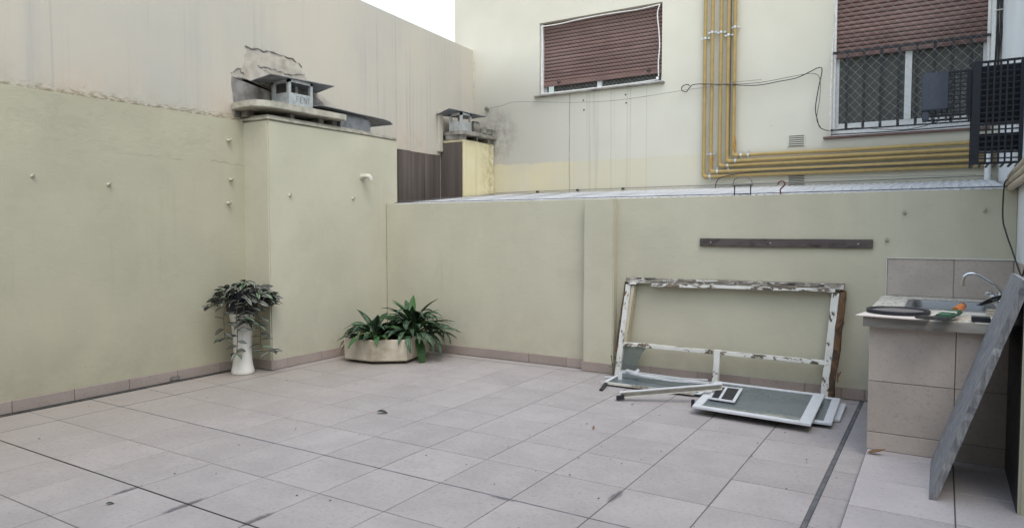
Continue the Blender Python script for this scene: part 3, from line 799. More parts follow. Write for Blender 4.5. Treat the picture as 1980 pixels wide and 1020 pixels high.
SLAT = 0.0515
def slat_mesh(w):
    mb = MB(); h = SLAT - 0.009; x = w / 2
    prof = [(0.0, 0), (-0.008, 0.006), (-0.010, h * 0.5), (-0.006, h - 0.004), (0.0, h), (0.006, h), (0.006, 0)]
    n = len(prof)
    v = [(-x, a, b) for a, b in prof] + [(x, a, b) for a, b in prof]
    f = [tuple(range(n)), tuple(range(2 * n - 1, n - 1, -1))] + [(i, n + i, n + (i + 1) % n, (i + 1) % n) for i in range(n)]
    me = bpy.data.meshes.new('slat'); me.from_pydata(v, [], f); me.materials.append(M['shutter'])
    return me
def window(w, zb, mull, rail_h, sill_out, shutter_y):
    x0, x1, z0, z1 = w; yf = FY + 0.125
    # frame with a mullion, two panes, a dim lining behind
    fr = MB(); s = 0.055
    fr.box(x0, x0 + s, yf, yf + 0.06, z0, z1).box(x1 - s, x1, yf, yf + 0.06, z0, z1)
    fr.box(x0 + s, x1 - s, yf, yf + 0.06, z0, z0 + rail_h).box(x0 + s, x1 - s, yf, yf + 0.06, z1 - s, z1)
    fr.box(mull - 0.035, mull + 0.035, yf - 0.01, yf + 0.05, z0 + rail_h, z1 - s)
    wf = build('window', fr, 'white_upvc', bld, bevel=0.003)
    for a, b in ((x0 + s, mull - 0.035), (mull + 0.035, x1 - s)):
        build('pane', MB().box(a, b, yf + 0.028, yf + 0.034, z0 + rail_h, z1 - s), 'pane', wf)
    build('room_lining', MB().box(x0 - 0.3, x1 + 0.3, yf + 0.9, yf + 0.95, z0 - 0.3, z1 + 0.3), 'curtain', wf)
    sh = build('roller_shutter', MB().box(x0 + 0.012, x1 - 0.012, shutter_y + 0.006, shutter_y + 0.012, zb, z1), 'black', bld)
    me = slat_mesh(x1 - x0 - 0.03)
    z = zb + 0.078; k = 0
    bt = MB().box(x0 + 0.015, x1 - 0.015, shutter_y - 0.012, shutter_y + 0.005, zb, zb + 0.072)
    build('bottom_board', bt, 'shutter', sh, bevel=0.003)
    while z < z1 - 0.02:
        share('slat', me, sh, ((x0 + x1) / 2, shutter_y, z), (random.uniform(-.02, .02), random.uniform(-.0006, .0006), 0))
        z += SLAT
    return wf, sh
w1, s1 = window(W1, 3.662, -4.33, 0.05, 0.05, FY + 0.09)
w2, s2 = window(W2, 3.575, -0.388, 0.165, 0.05, FY + 0.09)
s1['label'] = 'brown slatted roller shutter drawn almost to the sill'
s2['label'] = 'brown slatted roller shutter pulled halfway down'
build('sill', MB().box(-5.345, -3.295, FY - 0.055, FY + 0.12, 3.500, 3.5235), 'concrete_dark', bld, bevel=0.004)
build('sill', MB().box(-1.27, 0.42, FY - 0.06, FY + 0.12, 2.598, 2.6235), 'shutter', bld, bevel=0.004)
for px, pz in ((-5.0, 3.70), (-3.58, 3.705)):
    build('shutter_stop', MB().box(px, px + 0.05, FY + 0.055, FY + 0.086, pz, pz + 0.02), 'black', bld, bevel=0.004)
build('guide', MB().box(-1.181, -1.155, FY + 0.03, FY + 0.075, 2.63, 4.74).box(0.365, 0.391, FY + 0.03, FY + 0.075, 2.63, 4.74), 'white_upvc', bld)
build('guide', MB().box(-5.269, -5.235, FY + 0.045, FY + 0.085, 3.526, 4.60), 'white_upvc', bld)
# vent grilles let into the facade
def vent(x, z, w, h):
    b = build('vent_grille', MB().box(x - w / 2, x + w / 2, FY - 0.008, FY + 0.01, z - h / 2, z + h / 2), 'facade', bld, bevel=0.003)
    for k in range(6):
        zz = z - h / 2 + h * (k + 0.5) / 6
        build('slot', MB().box(x - w * 0.42, x + w * 0.42, FY - 0.0105, FY - 0.004, zz - 0.005, zz + 0.005), 'crack', b)
vent(-1.583, 2.602, 0.21, 0.145)
vent(-1.573, 2.112, 0.22, 0.12)

for x, z in ((-4.53, 3.385), (-4.52, 3.245), (-3.87, 3.40), (-3.86, 3.285)):
    build('screw_plug', MB().tube([(x, FY - 0.006, z), (x, FY + 0.01, z)], 0.012, 7), 'crack', bld)
# window grille
gr = thing('window_grille', 'black iron bar grille in front of the right hand window', 'window grille', (-0.4, 9.29, 2.6))
for x in (-1.02, -0.839, -0.658, -0.476, -0.299, -0.123, 0.046, 0.22):
    build('bar', MB().box(x - 0.015, x + 0.015, 9.296, 9.326, 2.705, 3.60), 'black_metal', gr, bevel=0.003)
build('rail', MB().box(-1.19, 0.40, 9.302, 9.320, 2.688, 2.704), 'black_metal', gr)
build('rail', MB().box(-1.19, 0.40, 9.296, 9.326, 3.602, 3.63), 'black_metal', gr)
for x in (-1.188, 0.385):
    build('bracket', MB().box(x - 0.008, x + 0.02, 9.31, 9.36, 2.69, 2.71), 'black_metal', gr)
# a dark appliance and a leaf-green curtain shape inside the right-hand room
tag(build('cabinet', MB().box(-0.86, -0.42, 9.75, 10.0, 2.0, 2.92), 'black', bevel=0.01), 'dark low cabinet seen through the lower window pane', 'cabinet')

def netting(name, label, x0, x1, z0, z1, y, pitch, r, sag, mat='net'):
    """knotted diamond net: two families of zig-zag strands"""
    mb = MB(); nx = int((x1 - x0) / pitch); nz = int((z1 - z0) / pitch)
    def P(i, j):
        x = x0 + (x1 - x0) * i / nx; z = z0 + (z1 - z0) * j / nz
        wob = 0.22 * pitch
        dx = mnoise.noise(Vector((x * 2.3, z * 2.3, 1))) * wob; dz = mnoise.noise(Vector((x * 2.3, z * 2.3, 9))) * wob
        if i in (0, nx): dx = 0
        if j in (0, nz): dz = 0
        return Vector((x + dx, y + sag * mnoise.noise(Vector((x * 1.4, z * 1.4, 4))), z + dz))
    def strand(pts):
        if len(pts) > 1: mb.tube(pts, r, 3, caps=False)
    for s in range(-nz, nx + 1):
        strand([P(s + k, k) for k in range(nz + 1) if 0 <= s + k <= nx])
    for s in range(0, nx + nz + 1):
        strand([P(s - k, k) for k in range(nz + 1) if 0 <= s - k <= nx])
    for i in range(0, nx + 1):
        for j in range(0, nz + 1):
            p = P(i, j); q = r * 2.2
            mb.add([p + Vector((q, 0, 0)), p + Vector((-q, 0, 0)), p + Vector((0, q, 0)), p + Vector((0, -q, 0)), p + Vector((0, 0, q)), p + Vector((0, 0, -q))],
                   [(0, 2, 4), (2, 1, 4), (1, 3, 4), (3, 0, 4), (2, 0, 5), (1, 2, 5), (3, 1, 5), (0, 3, 5)])
    root = thing(name, label, 'net', ((x0 + x1) / 2, y, z0))
    m = build('mesh_strands', mb, mat, root, fix=False)
    return root
n1 = netting('pigeon_net', 'fine white knotted net with a rope edge over the left window', -5.235, -3.37, 3.545, 4.56, 9.372, 0.062, 0.0006, 0.008)
for pts in ([(-5.23, 9.36, 3.55), (-5.235, 9.355, 3.9), (-5.225, 9.36, 4.3), (-5.235, 9.355, 4.555)],
            [(-5.235, 9.355, 4.555), (-4.95, 9.36, 4.55), (-4.6, 9.355, 4.565), (-4.1, 9.36, 4.57), (-3.7, 9.355, 4.56), (-3.375, 9.35, 4.575)],
            [(-3.375, 9.345, 4.575), (-3.41, 9.345, 4.45), (-3.385, 9.345, 4.2), (-3.375, 9.345, 4.0), (-3.39, 9.345, 3.8), (-3.385, 9.345, 3.60)],
            [(-5.23, 9.36, 3.55), (-4.6, 9.362, 3.548), (-3.9, 9.36, 3.55), (-3.39, 9.35, 3.56)]):
    build('edge_rope', MB().tube(smooth_path(pts, 5), 0.0085, 6), 'rope', n1)
build('knot', MB().lathe([(0.001, -0.03), (0.022, -0.01), (0.02, 0.015), (0.001, 0.03)], (-3.40, 9.34, 3.57), 8), 'rope', n1, smooth=60)
n2 = netting('pigeon_net', 'white diamond safety net stretched over the barred right window', -1.19, 0.40, 2.64, 4.72, 9.268, 0.104, 0.0010, 0.02)
build('edge_rope', MB().tube(smooth_path([(-1.19, 9.29, 2.64), (-1.195, 9.285, 3.1), (-1.185, 9.29, 3.7), (-1.16, 9.285, 4.0), (-1.19, 9.28, 4.4), (-1.185, 9.285, 4.72)], 6), 0.006, 5), 'rope', n2)

# ------------------------------------------------------------------ gas pipes
PX = [-2.728, -2.636, -2.520, -2.422, -2.344]
PZ = [2.196, 2.257, 2.330, 2.386, 2.456]
PL = ['outermost ochre gas pipe, leftmost on the facade and lowest where it runs right',
      'second ochre gas pipe from the left with a rusty elbow',
      'middle one of the five ochre gas pipes on the facade',
      'fourth ochre gas pipe from the left, beside the dark speckled line',
      'innermost ochre gas pipe, rightmost upright and highest where it runs right']
CZ = [4.01, 4.075, 4.06, 4.01, 4.10]
for i in range(5):
    x, z, y = PX[i], PZ[i], 9.292 - 0.004 * (i % 2)
    r = 0.0235
    t = thing('gas_pipe', PL[i], 'pipe', (x, y, z), 'ochre gas pipes on the facade')
    e = 0.035
    build('riser', MB().tube([(x, y, z + e), (x + random.uniform(-.004, .004), y, 3.4), (x, y, 6.4)], r, 12), 'pipe', t, smooth=50)
    build('run', MB().tube([(x + e, y, z), (-1.0, y, z + random.uniform(-.004, .004)), (0.48, y, z + 0.004)], r * 0.92, 12), 'pipe', t, smooth=50)
    el = [(x, y, z + e + 0.03)] + [(x + e - e * math.cos(a), y, z + e - e * math.sin(a)) for a in [R(90 * k / 5) for k in range(6)]] + [(x + e + 0.03, y, z)]
    build('elbow', MB().tube(el, r * 1.18, 12), 'pipe', t, smooth=50)
    def clip(p, axis):
        a = Vector(p); ax = Vector(axis)
        k = build('clip', MB().tube([a - ax * 0.013, a + ax * 0.013], r * 1.22, 12), 'steel', t, smooth=50)
        s = Vector((1, 0, 0)) if axis[2] else Vector((0, 0, 1))
        build('lug', MB().bar(a - s * 0.055 + Vector((0, 0.02, 0)), a + s * 0.055 + Vector((0, 0.02, 0)), 0.02, 0.022, (0, 1, 0)), 'steel', k)
    clip((x, y, CZ[i]), (0, 0, 1))
    clip((x + [0.085, 0.09, 0.11, 0.11, 0.10][i], y, z), (1, 0, 0))
    if i == 4: clip((x + 0.19, y, z), (1, 0, 0))
    if i == 1: clip((x, y, z + 0.235), (0, 0, 1))
    if i == 1: build('rust_bloom', MB().tube([(x + 0.012, y - 0.004, z + 0.05), (x + 0.014, y - 0.006, z + 0.15), (x + 0.012, y - 0.004, z + 0.24)], [0.018, 0.02, 0.016], 8), 'rust', t, smooth=60)
    if i == 4: build('rust_bloom', MB().tube([(x + 0.010, y - 0.004, z + 0.04), (x + 0.016, y - 0.006, z + 0.14), (x + 0.010, y - 0.004, z + 0.26)], [0.02, 0.022, 0.016], 8), 'rust', t, smooth=60)
    if i == 3:
        build('tar_line', MB().tube([(x + 0.016, y + 0.01, 2.46), (x + 0.018, y + 0.01, 3.2), (x + 0.016, y + 0.01, 5.2)], 0.013, 6), 'crack', t)

# ------------------------------------------------------------------ wires and cables
def cable(name, label, pts, r, mat='cable', n=8, cat='cable'):
    return tag(build(name, MB().tube(smooth_path(pts, n), r * 0.68, 6), mat, smooth=60), label, cat)
cable('thin_wire', 'thin grey wire strung across the facade from the corner chimney to the pipes',
      [(-6.17, 9.27, 3.40), (-5.9, 9.27, 3.42), (-5.615, 9.27, 3.453), (-4.641, 9.27, 3.353), (-3.91, 9.27, 3.32), (-3.018, 9.262, 3.358), (-2.7, 9.255, 3.365), (-2.34, 9.25, 3.388), (-2.0, 9.27, 3.39)], 0.0045, 'wire', cat='wire')
cable('looped_cable', 'black cable looping from a curl left of the pipes to the barred window',
      [(-2.93, 9.30, 3.42), (-2.97, 9.28, 3.435), (-3.03, 9.28, 3.41), (-3.03, 9.28, 3.36), (-2.97, 9.28, 3.34), (-2.93, 9.27, 3.38), (-2.84, 9.26, 3.42), (-2.468, 9.25, 3.375), (-2.077, 9.265, 3.325), (-1.8, 9.28, 3.345), (-1.583, 9.28, 3.367), (-1.44, 9.28, 3.42), (-1.33, 9.28, 3.462), (-1.295, 9.28, 3.42), (-1.33, 9.28, 3.22), (-1.36, 9.28, 2.98), (-1.335, 9.28, 2.83), (-1.30, 9.28, 2.735), (-1.21, 9.27, 2.69)], 0.0085)
cable('thin_cable', 'second thinner black cable following the looped one towards the window',
      [(-2.35, 9.25, 3.365), (-2.0, 9.265, 3.355), (-1.583, 9.285, 3.395), (-1.40, 9.285, 3.40), (-1.32, 9.285, 3.33), (-1.315, 9.285, 3.1), (-1.345, 9.285, 2.85), (-1.30, 9.285, 2.745)], 0.005)
cable('window_cable', 'black cable drooping along the sill of the barred window',
      [(-1.21, 9.262, 2.69), (-0.9, 9.255, 2.70), (-0.6, 9.25, 2.66), (-0.35, 9.25, 2.645), (-0.1, 9.25, 2.70), (0.2, 9.25, 2.82)], 0.006)
cable('sill_cable', 'black cable lying along the front of the right window sill',
      [(-1.18, 9.26, 2.64), (-0.6, 9.262, 2.632), (-0.1, 9.26, 2.638), (0.44, 9.262, 2.65)], 0.010)
cable('low_cable', 'black cable running along the lowest gas pipe and dropping onto the roof sheet',
      [(-2.545, 9.20, 2.03), (-2.535, 9.22, 2.12), (-2.47, 9.24, 2.18), (-2.25, 9.245, 2.215), (-1.9, 9.25, 2.235), (-1.2, 9.255, 2.235), (0.45, 9.255, 2.232)], 0.009)
cable('low_wire', 'thin dark wire curving over the pale roof sheet below the pipes',
      [(-2.5, 9.15, 2.05), (-2.4, 9.2, 2.07), (-2.2, 9.24, 2.115), (-1.9, 9.26, 2.13), (-1.0, 9.28, 2.12), (0.3, 9.28, 2.10)], 0.004, 'wire', cat='wire')
tag(build('wire_anchor', MB().lathe([(0.001, -0.04), (0.035, -0.015), (0.03, 0.02), (0.001, 0.045)], (-6.20, 9.30, 3.40), 8), 'concrete_dark', smooth=60),
    'grey lump anchoring the thin wire above the corner chimney', 'anchor')

# vertical conduit and cable bundle right of the barred window
tag(build('white_conduit', MB().box(0.398, 0.437, 9.29, 9.35, 2.9, 6.2), 'white_pvc', bevel=0.004), 'white flat conduit running up beside the right window', 'conduit')
cb = thing('cable_bundle', 'bundle of black cables hanging beside the white conduit', 'cables', (0.46, 9.3, 2.9))
for k in range(6):
    ox = 0.452 + 0.009 * k
    pts = [(ox + 0.014 * math.sin(k * 2 + j * 1.3) - (0.022 if j < 2 else 0), 9.29 + 0.008 * math.sin(k + j), 3.0 + 0.32 * j) for j in range(9)]
    build('strand', MB().tube(smooth_path(pts, 5), 0.006, 5), 'cable', cb, smooth=60)
build('tie', MB().tube([(0.42, 9.28, 3.86), (0.50, 9.275, 3.865), (0.54, 9.29, 3.86)], 0.005, 5), 'white_pvc', cb)
build('tie', MB().tube([(0.40, 9.28, 4.05), (0.48, 9.275, 4.06), (0.52, 9.29, 4.06)], 0.005, 5), 'cable', cb)

# ------------------------------------------------------------------ roof sheets between back wall and facade
rf = thing('low_roof', 'pale corrugated roof sheets sloping up from the back wall to the facade', 'roof', (-3, 6.98, 1.80))
def roof_sheet(x0, x1):
    mb = MB(); n = max(8, int((x1 - x0) / 0.0375)); v = []
    for i in range(n + 1):
        x = x0 + (x1 - x0) * i / n
        dz = 0.006 * math.cos(i * math.pi)
        v += [(x, 6.93, 1.826 + dz), (x, 9.345, 2.045 + dz)]
    mb.add(v, [(2 * i, 2 * i + 2, 2 * i + 3, 2 * i + 1) for i in range(n)])
    build('roof_sheet', mb, 'roof', rf, fix=False)
cuts = [-6.06, -4.85, -3.65, -2.45, -1.25, -0.35, 0.47]
for a, b in zip(cuts[:-1], cuts[1:]): roof_sheet(a + 0.004, b - 0.004)
rn = thing('bird_net', 'slack grey bird netting lying over the pale roof sheets', 'net', (-3, 6.95, 1.83))
mb = MB()
for i in range(76):
    x = -6.42 + i * 0.091 + random.uniform(-.01, .01); sw = random.uniform(0.03, 0.09)
    pts = [(x + 0.09 * k / 7 + sw * math.sin(k * 0.9 + i * 0.13), 6.95 + 2.38 * k / 7, 1.842 + 0.222 * k / 7 + 0.004 * math.sin(k + i)) for k in range(8)]
    mb.tube(smooth_path(pts, 2), 0.0013, 3, caps=False)
build('mesh_strands', mb, 'wire', rn, fix=False)
build('edge_cord', MB().tube(smooth_path([(-6.03, 6.90, 1.84), (-4.5, 6.90, 1.838), (-3, 6.91, 1.84), (-1.5, 6.90, 1.84), (0.45, 6.90, 1.845)], 8), 0.004, 4), 'cable', rn)
build('edge_cord', MB().tube(smooth_path([(-6.05, 9.32, 2.075), (-3.5, 9.32, 2.085), (-1, 9.32, 2.08), (0.45, 9.32, 2.09)], 8), 0.0045, 4), 'wire', rn)
build('cord_clip', MB().box(-5.30, -5.27, 9.30, 9.34, 2.06, 2.085), 'cable', rn)
build('cord_clip', MB().box(-4.62, -4.59, 9.30, 9.34, 2.065, 2.09), 'cable', rn)
build('cord_clip', MB().box(-3.9, -3.87, 9.30, 9.34, 2.065, 2.09), 'cable', rn)

fb = thing('wire_bracket', 'small dark metal bracket frame standing on the back wall', 'bracket', (-1.64, 6.88, 1.825))
build('leg', MB().box(-1.719, -1.711, 6.865, 6.88, 1.82, 1.915), 'black_metal', fb)
build('leg', MB().box(-1.569, -1.561, 6.865, 6.88, 1.82, 1.915), 'black_metal', fb)
build('crossbar', MB().box(-1.735, -1.545, 6.858, 6.887, 1.915, 1.922), 'black_metal', fb)
build('foot_rail', MB().tube([(-1.70, 6.87, 1.835), (-1.58, 6.87, 1.835)], 0.005, 6), 'black_metal', fb)
build('wire_arch', MB().tube(smooth_path([(-1.73, 6.87, 1.93), (-1.71, 6.87, 1.985), (-1.64, 6.87, 2.0), (-1.57, 6.87, 1.985), (-1.55, 6.87, 1.93)], 5), 0.004, 5), 'wire', fb)
tag(build('curled_hook', MB().tube(smooth_path([(-1.325, 6.9, 1.915), (-1.315, 6.9, 1.94), (-1.285, 6.9, 1.95), (-1.262, 6.9, 1.93), (-1.27, 6.9, 1.905), (-1.30, 6.9, 1.875), (-1.30, 6.9, 1.85), (-1.30, 6.9, 1.82)], 5), [0.007] * 36, 6), 'redhook', smooth=60),
    'dark red curled hook standing on top of the back wall', 'hook')

# ------------------------------------------------------------------ black cages at the upper right
def cage(name, label, x0, x1, y0, y1, z0, z1, nx, nz, bars, cat, group, solids):
    t = thing(name, label, cat, (x1, y0, z0), group)
    fw = 0.035 if x1 - x0 > 0.32 else 0.028
    fr = MB()
    fr.box(x0, x0 + fw * 1.6, y0, y0 + 0.02, z0, z1).box(x1 - fw, x1, y0, y0 + 0.02, z0, z1)
    fr.box(x0 + fw * 1.6, x1 - fw, y0, y0 + 0.02, z0, z0 + fw * 0.5).box(x0 + fw * 1.6, x1 - fw, y0, y0 + 0.02, z1 - fw * 0.5, z1)
    build('front_frame', fr, 'cage', t, bevel=0.003)
    for k in range(nx):
        x = x0 + fw * 1.6 + (x1 - fw - x0 - fw * 1.6) * (k + 1) / (nx + 1)
        build('upright', MB().box(x - bars, x + bars, y0 + 0.002, y0 + 0.018, z0 + 0.005, z1 - 0.005), 'cage', t)
    for k in range(nz):
        z = z0 + (z1 - z0) * (k + 1) / (nz + 1)
        build('crossbar', MB().box(x0 + 0.01, x1 - 0.01, y0 + 0.005, y0 + 0.021, z - bars * 0.75, z + bars * 0.75), 'cage', t)
    sd_ = MB()
    for k in range(8):
        y = y0 + 0.02 + (y1 - y0 - 0.04) * k / 7
        sd_.box(x0, x0 + 0.012, y, y + 0.012, z0, z1)
    for k in range(9):
        z = z0 + (z1 - z0 - 0.012) * k / 8
        sd_.box(x0 + 0.001, x0 + 0.011, y0 + 0.02, y1, z, z + 0.012)
    build('side_lattice', sd_, 'cage', t)
    bt = MB()
    for k in range(7):
        x = x0 + 0.012 + (x1 - x0 - 0.04) * k / 6
        bt.box(x, x + 0.014, y0 + 0.021, y1, z0, z0 + 0.012)
    build('base_slats', bt, 'cage', t)
    for s in solids:
        build('casing', MB().box(*s), 'cage', t, bevel=0.006)
    return t
cage('equipment_cage', 'large black lattice cage fixed high on the right wall', 0.170, 0.508, 6.55, 6.95, 2.002, 2.795, 5, 17, 0.0065, 'cage', 'black lattice cages',
     [(0.19, 0.50, 6.62, 6.90, 2.335, 2.76), (0.19, 0.50, 6.62, 6.90, 2.115, 2.245)])
c2_ = cage('equipment_cage', 'smaller black lattice cage with a hooded casing left of the large cage', -0.168, 0.168, 6.62, 6.90, 2.40, 2.755, 5, 10, 0.0055, 'cage', 'black lattice cages', [])
hood = MB()
arcp = [(-0.172, 6.585), (-0.15, 6.575), (0.0, 6.575), (0.012, 6.585), (0.012, 6.80), (-0.172, 6.80)]
hood.prism(arcp, 2.452, 2.752)
build('hood', hood, 'unit', c2_, smooth=40, bevel=0.016)
build('bottom_tab', MB().box(-0.165, -0.115, 6.59, 6.62, 2.375, 2.45), 'unit', c2_, bevel=0.008)
build('back_grid', MB().box(-0.16, 0.16, 6.86, 6.87, 2.40, 2.415).box(-0.16, 0.16, 6.86, 6.87, 2.56, 2.57).box(-0.16, 0.16, 6.86, 6.87, 2.66, 2.67), 'cage', c2_)

tb = thing('insulated_tubes', 'bundle of thick beige insulated tubes on the right wall above the sink', 'tubes', (0.46, 6.6, 1.9), None)
for k, (dz, dx) in enumerate(((0.0, 0.0), (0.055, 0.012), (-0.05, -0.004))):
    pts = [(0.50, 7.5, 1.86 + dz * 0.6), (0.452 + dx, 7.1, 1.86 + dz), (0.455 + dx, 6.6, 1.885 + dz * 1.1), (0.462 + dx, 6.0, 1.90 + dz * 1.2), (0.465, 5.5, 1.91 + dz * 1.2), (0.50, 5.3, 1.92 + dz)]
    build('tube', MB().tube(smooth_path(pts, 6), 0.025, 12), 'tube', tb, smooth=50)
cable('hanging_cable', 'black cable hanging in a loop down the right wall to the sink',
      [(0.44, 6.9, 1.90), (0.405, 6.72, 1.85), (0.40, 6.70, 1.60), (0.425, 6.68, 1.47), (0.462, 6.62, 1.34), (0.485, 6.25, 1.19), (0.485, 6.05, 1.175), (0.485, 5.8, 1.28), (0.488, 5.6, 1.42), (0.492, 5.45, 1.6)], 0.008)
tag(build('white_downpipe', MB().tube([(0.40, 9.2, 2.03), (0.40, 9.2, 2.40)], 0.03, 12), 'white_pvc', smooth=50), 'short white plastic pipe behind the roof corner at the right', 'pipe')

# ------------------------------------------------------------------ wall hooks
def hook(kind, p, normal, label):
    root = thing('wall_hook', label, 'hook', p, 'small hooks fixed in the courtyard walls')
    n_ = Vector(normal); p = Vector(p); side = n_.cross(Vector((0, 0, 1)))
    blob = MB().tube([p - n_ * 0.008, p + n_ * 0.010, p + n_ * 0.018], [0.020, 0.016, 0.008], 9)
    build('plaster_blob', blob, 'hook', root, smooth=60)
    L = 0.05 if kind else 0.028
    pts = [p, p + n_ * L * 0.7, p + n_ * L + Vector((0, 0, 0.008)), p + n_ * (L + 0.004) + Vector((0, 0, 0.026))]
    build('pin', MB().tube(smooth_path(pts, 4), 0.010 if kind else 0.009, 6), 'hook', root, smooth=60)
    if kind: build('eye', MB().tube([p + n_ * 0.02 - side * 0.03, p + n_ * 0.03, p + n_ * 0.02 + side * 0.03], 0.007, 6), 'hook', root, smooth=60)
hook(0, (-6.45, 2.871, 1.94), (1, 0, 0), 'hook nearest the photo edge on the left wall')
hook(0, (-6.45, 3.496, 1.905), (1, 0, 0), 'lone hook in the middle of the left wall')
hook(1, (-6.45, 4.753, 2.435), (1, 0, 0), 'top hook of the three beside the chimney breast')
hook(1, (-6.45, 4.769, 2.023), (1, 0, 0), 'middle hook of the three beside the chimney breast')
hook(1, (-6.45, 4.738, 1.776), (1, 0, 0), 'lowest hook of the three beside the chimney breast')
hook(0, (-6.06, 5.223, 1.867), (1, 0, 0), 'small hook on the chimney breast near its front corner')
hook(0, (-6.06, 6.179, 1.869), (1, 0, 0), 'small hook on the chimney breast below the white elbow')
hook(0, (-0.277, 6.77, 1.638), (0, -1, 0), 'hook high on the back wall above the dark batten end')
hook(0, (0.284, 6.77, 1.651), (0, -1, 0), 'hook high on the back wall near the right corner')
hook(0, (-0.402, 6.77, 1.406), (0, -1, 0), 'hook just right of the dark wooden batten')
eb = thing('pipe_elbow', 'white plastic pipe elbow poking out of the chimney breast', 'pipe', (-6.06, 6.34, 2.135))
build('flange', MB().tube([(-6.065, 6.34, 2.14), (-6.045, 6.34, 2.14)], 0.042, 14), 'cream_pipe', eb, smooth=50)
build('bend', MB().tube(smooth_path([(-6.06, 6.34, 2.14), (-6.0, 6.345, 2.145), (-5.955, 6.36, 2.135), (-5.94, 6.37, 2.09)], 6), 0.030, 12), 'cream_pipe', eb, smooth=50)
tag(build('drain_outlet', MB().box(-6.436, -6.405, 4.03, 4.12, 0.012, 0.05), 'mortar', bevel=0.006), 'small dark outlet at the foot of the left wall', 'outlet')

# ------------------------------------------------------------------ batten on the back wall
bt = tag(build('wooden_batten', MB().box(-2.008, -0.506, 6.742, 6.768, 1.335, 1.412), 'batten', smooth=30, bevel=0.004, subd=6, amp=0.004, freq=5),
         'long dark weathered wooden batten screwed to the back wall', 'batten')
for x in (-1.9, -1.35, -0.62):
    build('screw', MB().tube([(x, 6.739, 1.374), (x, 6.744, 1.374)], 0.007, 8), 'steel', bt)

# ------------------------------------------------------------------ old window frame leaning on the wall
of = thing('old_window_frame', 'large old wooden window frame with flaking white paint leaning on the wall', 'window frame', (-1.8, 6.66, 0))
def lean(z): return 6.575 + 0.115 * z / 1.0          # front face of the frame at height z
def fbar(name, x0, z0, x1, z1, w, mat, d=0.055, front=0.0, sub=8, amp=0.004):
    """a member lying in the leaning plane; w is its width in that plane"""
    mb = MB(); v = []
    dx, dz = x1 - x0, z1 - z0; L = math.hypot(dx, dz); nx, nz = -dz / L * w / 2, dx / L * w / 2
    for yy in (0, d):
        for (x, z) in ((x0 - nx, z0 - nz), (x1 - nx, z1 - nz), (x1 + nx, z1 + nz), (x0 + nx, z0 + nz)):
            v.append((x, lean(z) - front + yy, z))
    mb.add(v, [(0, 1, 2, 3), (7, 6, 5, 4), (0, 4, 5, 1), (1, 5, 6, 2), (2, 6, 7, 3), (3, 7, 4, 0)])
    return build(name, mb, mat, of, smooth=40, bevel=0.003, subd=sub, amp=amp, freq=9)
fbar('stile', -2.795, 0.012, -2.722, 0.935, 0.055, 'flaky_z')
fbar('stile', -0.848, 0.012, -0.785, 0.945, 0.060, 'flaky_z')
fbar('jamb_board', -2.735, 0.335, -2.672, 0.93, 0.034, 'jamb', 0.09, -0.012)
fbar('outer_board', -2.825, 0.25, -2.755, 0.96, 0.020, 'rotten', 0.06, -0.012, 8, 0.006)
fbar('outer_board', -0.795, 0.005, -0.728, 0.96, 0.048, 'rotten', 0.07, 0.004, 14, 0.016)
fbar('top_rail', -2.752, 0.982, -0.722, 1.000, 0.050, 'grey_wood_x', 0.075, 0.0, 14, 0.009)
fbar('paint_strip', -2.47, 0.945, -0.79, 0.966, 0.030, 'flaky_x', 0.012, 0.012, 16, 0.005)
fbar('paint_strip', -2.72, 0.952, -2.63, 0.954, 0.024, 'flaky_x', 0.012, 0.012, 4, 0.003)
fbar('middle_rail', -2.745, 0.333, -0.80, 0.328, 0.036, 'flaky_x')
fbar('mullion', -1.797, 0.03, -1.790, 0.355, 0.056, 'flaky_z', 0.05, 0.006)
fbar('bottom_rail', -2.79, 0.026, -0.78, 0.026, 0.030, 'alu_dirty', 0.06, 0.0)
for x, w in ((-2.66, 0.075), (-2.22, 0.07), (-1.36, 0.05), (-1.18, 0.06), (-0.93, 0.055), (-2.55, 0.04), (-1.62, 0.09)):
    fbar('hinge_slot', x, 1.004, x + w, 1.005, 0.012, 'black', 0.02, 0.004, 1, 0.0)
for k in range(22):
    x = random.uniform(-2.7, -0.95); z = random.uniform(0.985, 1.01); l = random.uniform(0.04, 0.22)
    fbar('splinter', x, z, x + l, z + random.uniform(-.006, .008), random.uniform(0.006, 0.014), random.choice(['grey_wood_x', 'flaky_x', 'grey_wood_x']), 0.012, 0.008, 3, 0.003)
for k in range(12):
    z = random.uniform(0.06, 0.85); x = -0.792 + 0.067 * z + random.uniform(-0.02, 0.055)
    fbar('splinter', x, z, x + random.uniform(-.02, .025), z + random.uniform(0.03, 0.12), random.uniform(0.006, 0.014), 'rotten', 0.012, 0.012, 2, 0.004)
gl = [(-2.755, 0.05), (-2.735, 0.315), (-2.50, 0.315), (-2.54, 0.26), (-2.575, 0.18), (-2.59, 0.10), (-2.585, 0.05)]
v = [(x, lean(z) + 0.02, z) for x, z in gl] + [(x, lean(z) + 0.024, z) for x, z in gl]; n = len(gl)
build('broken_pane', MB().add(v, [tuple(range(n)), tuple(range(2 * n - 1, n - 1, -1))] + [(i, n + i, n + (i + 1) % n, (i + 1) % n) for i in range(n)]), 'shard', of)

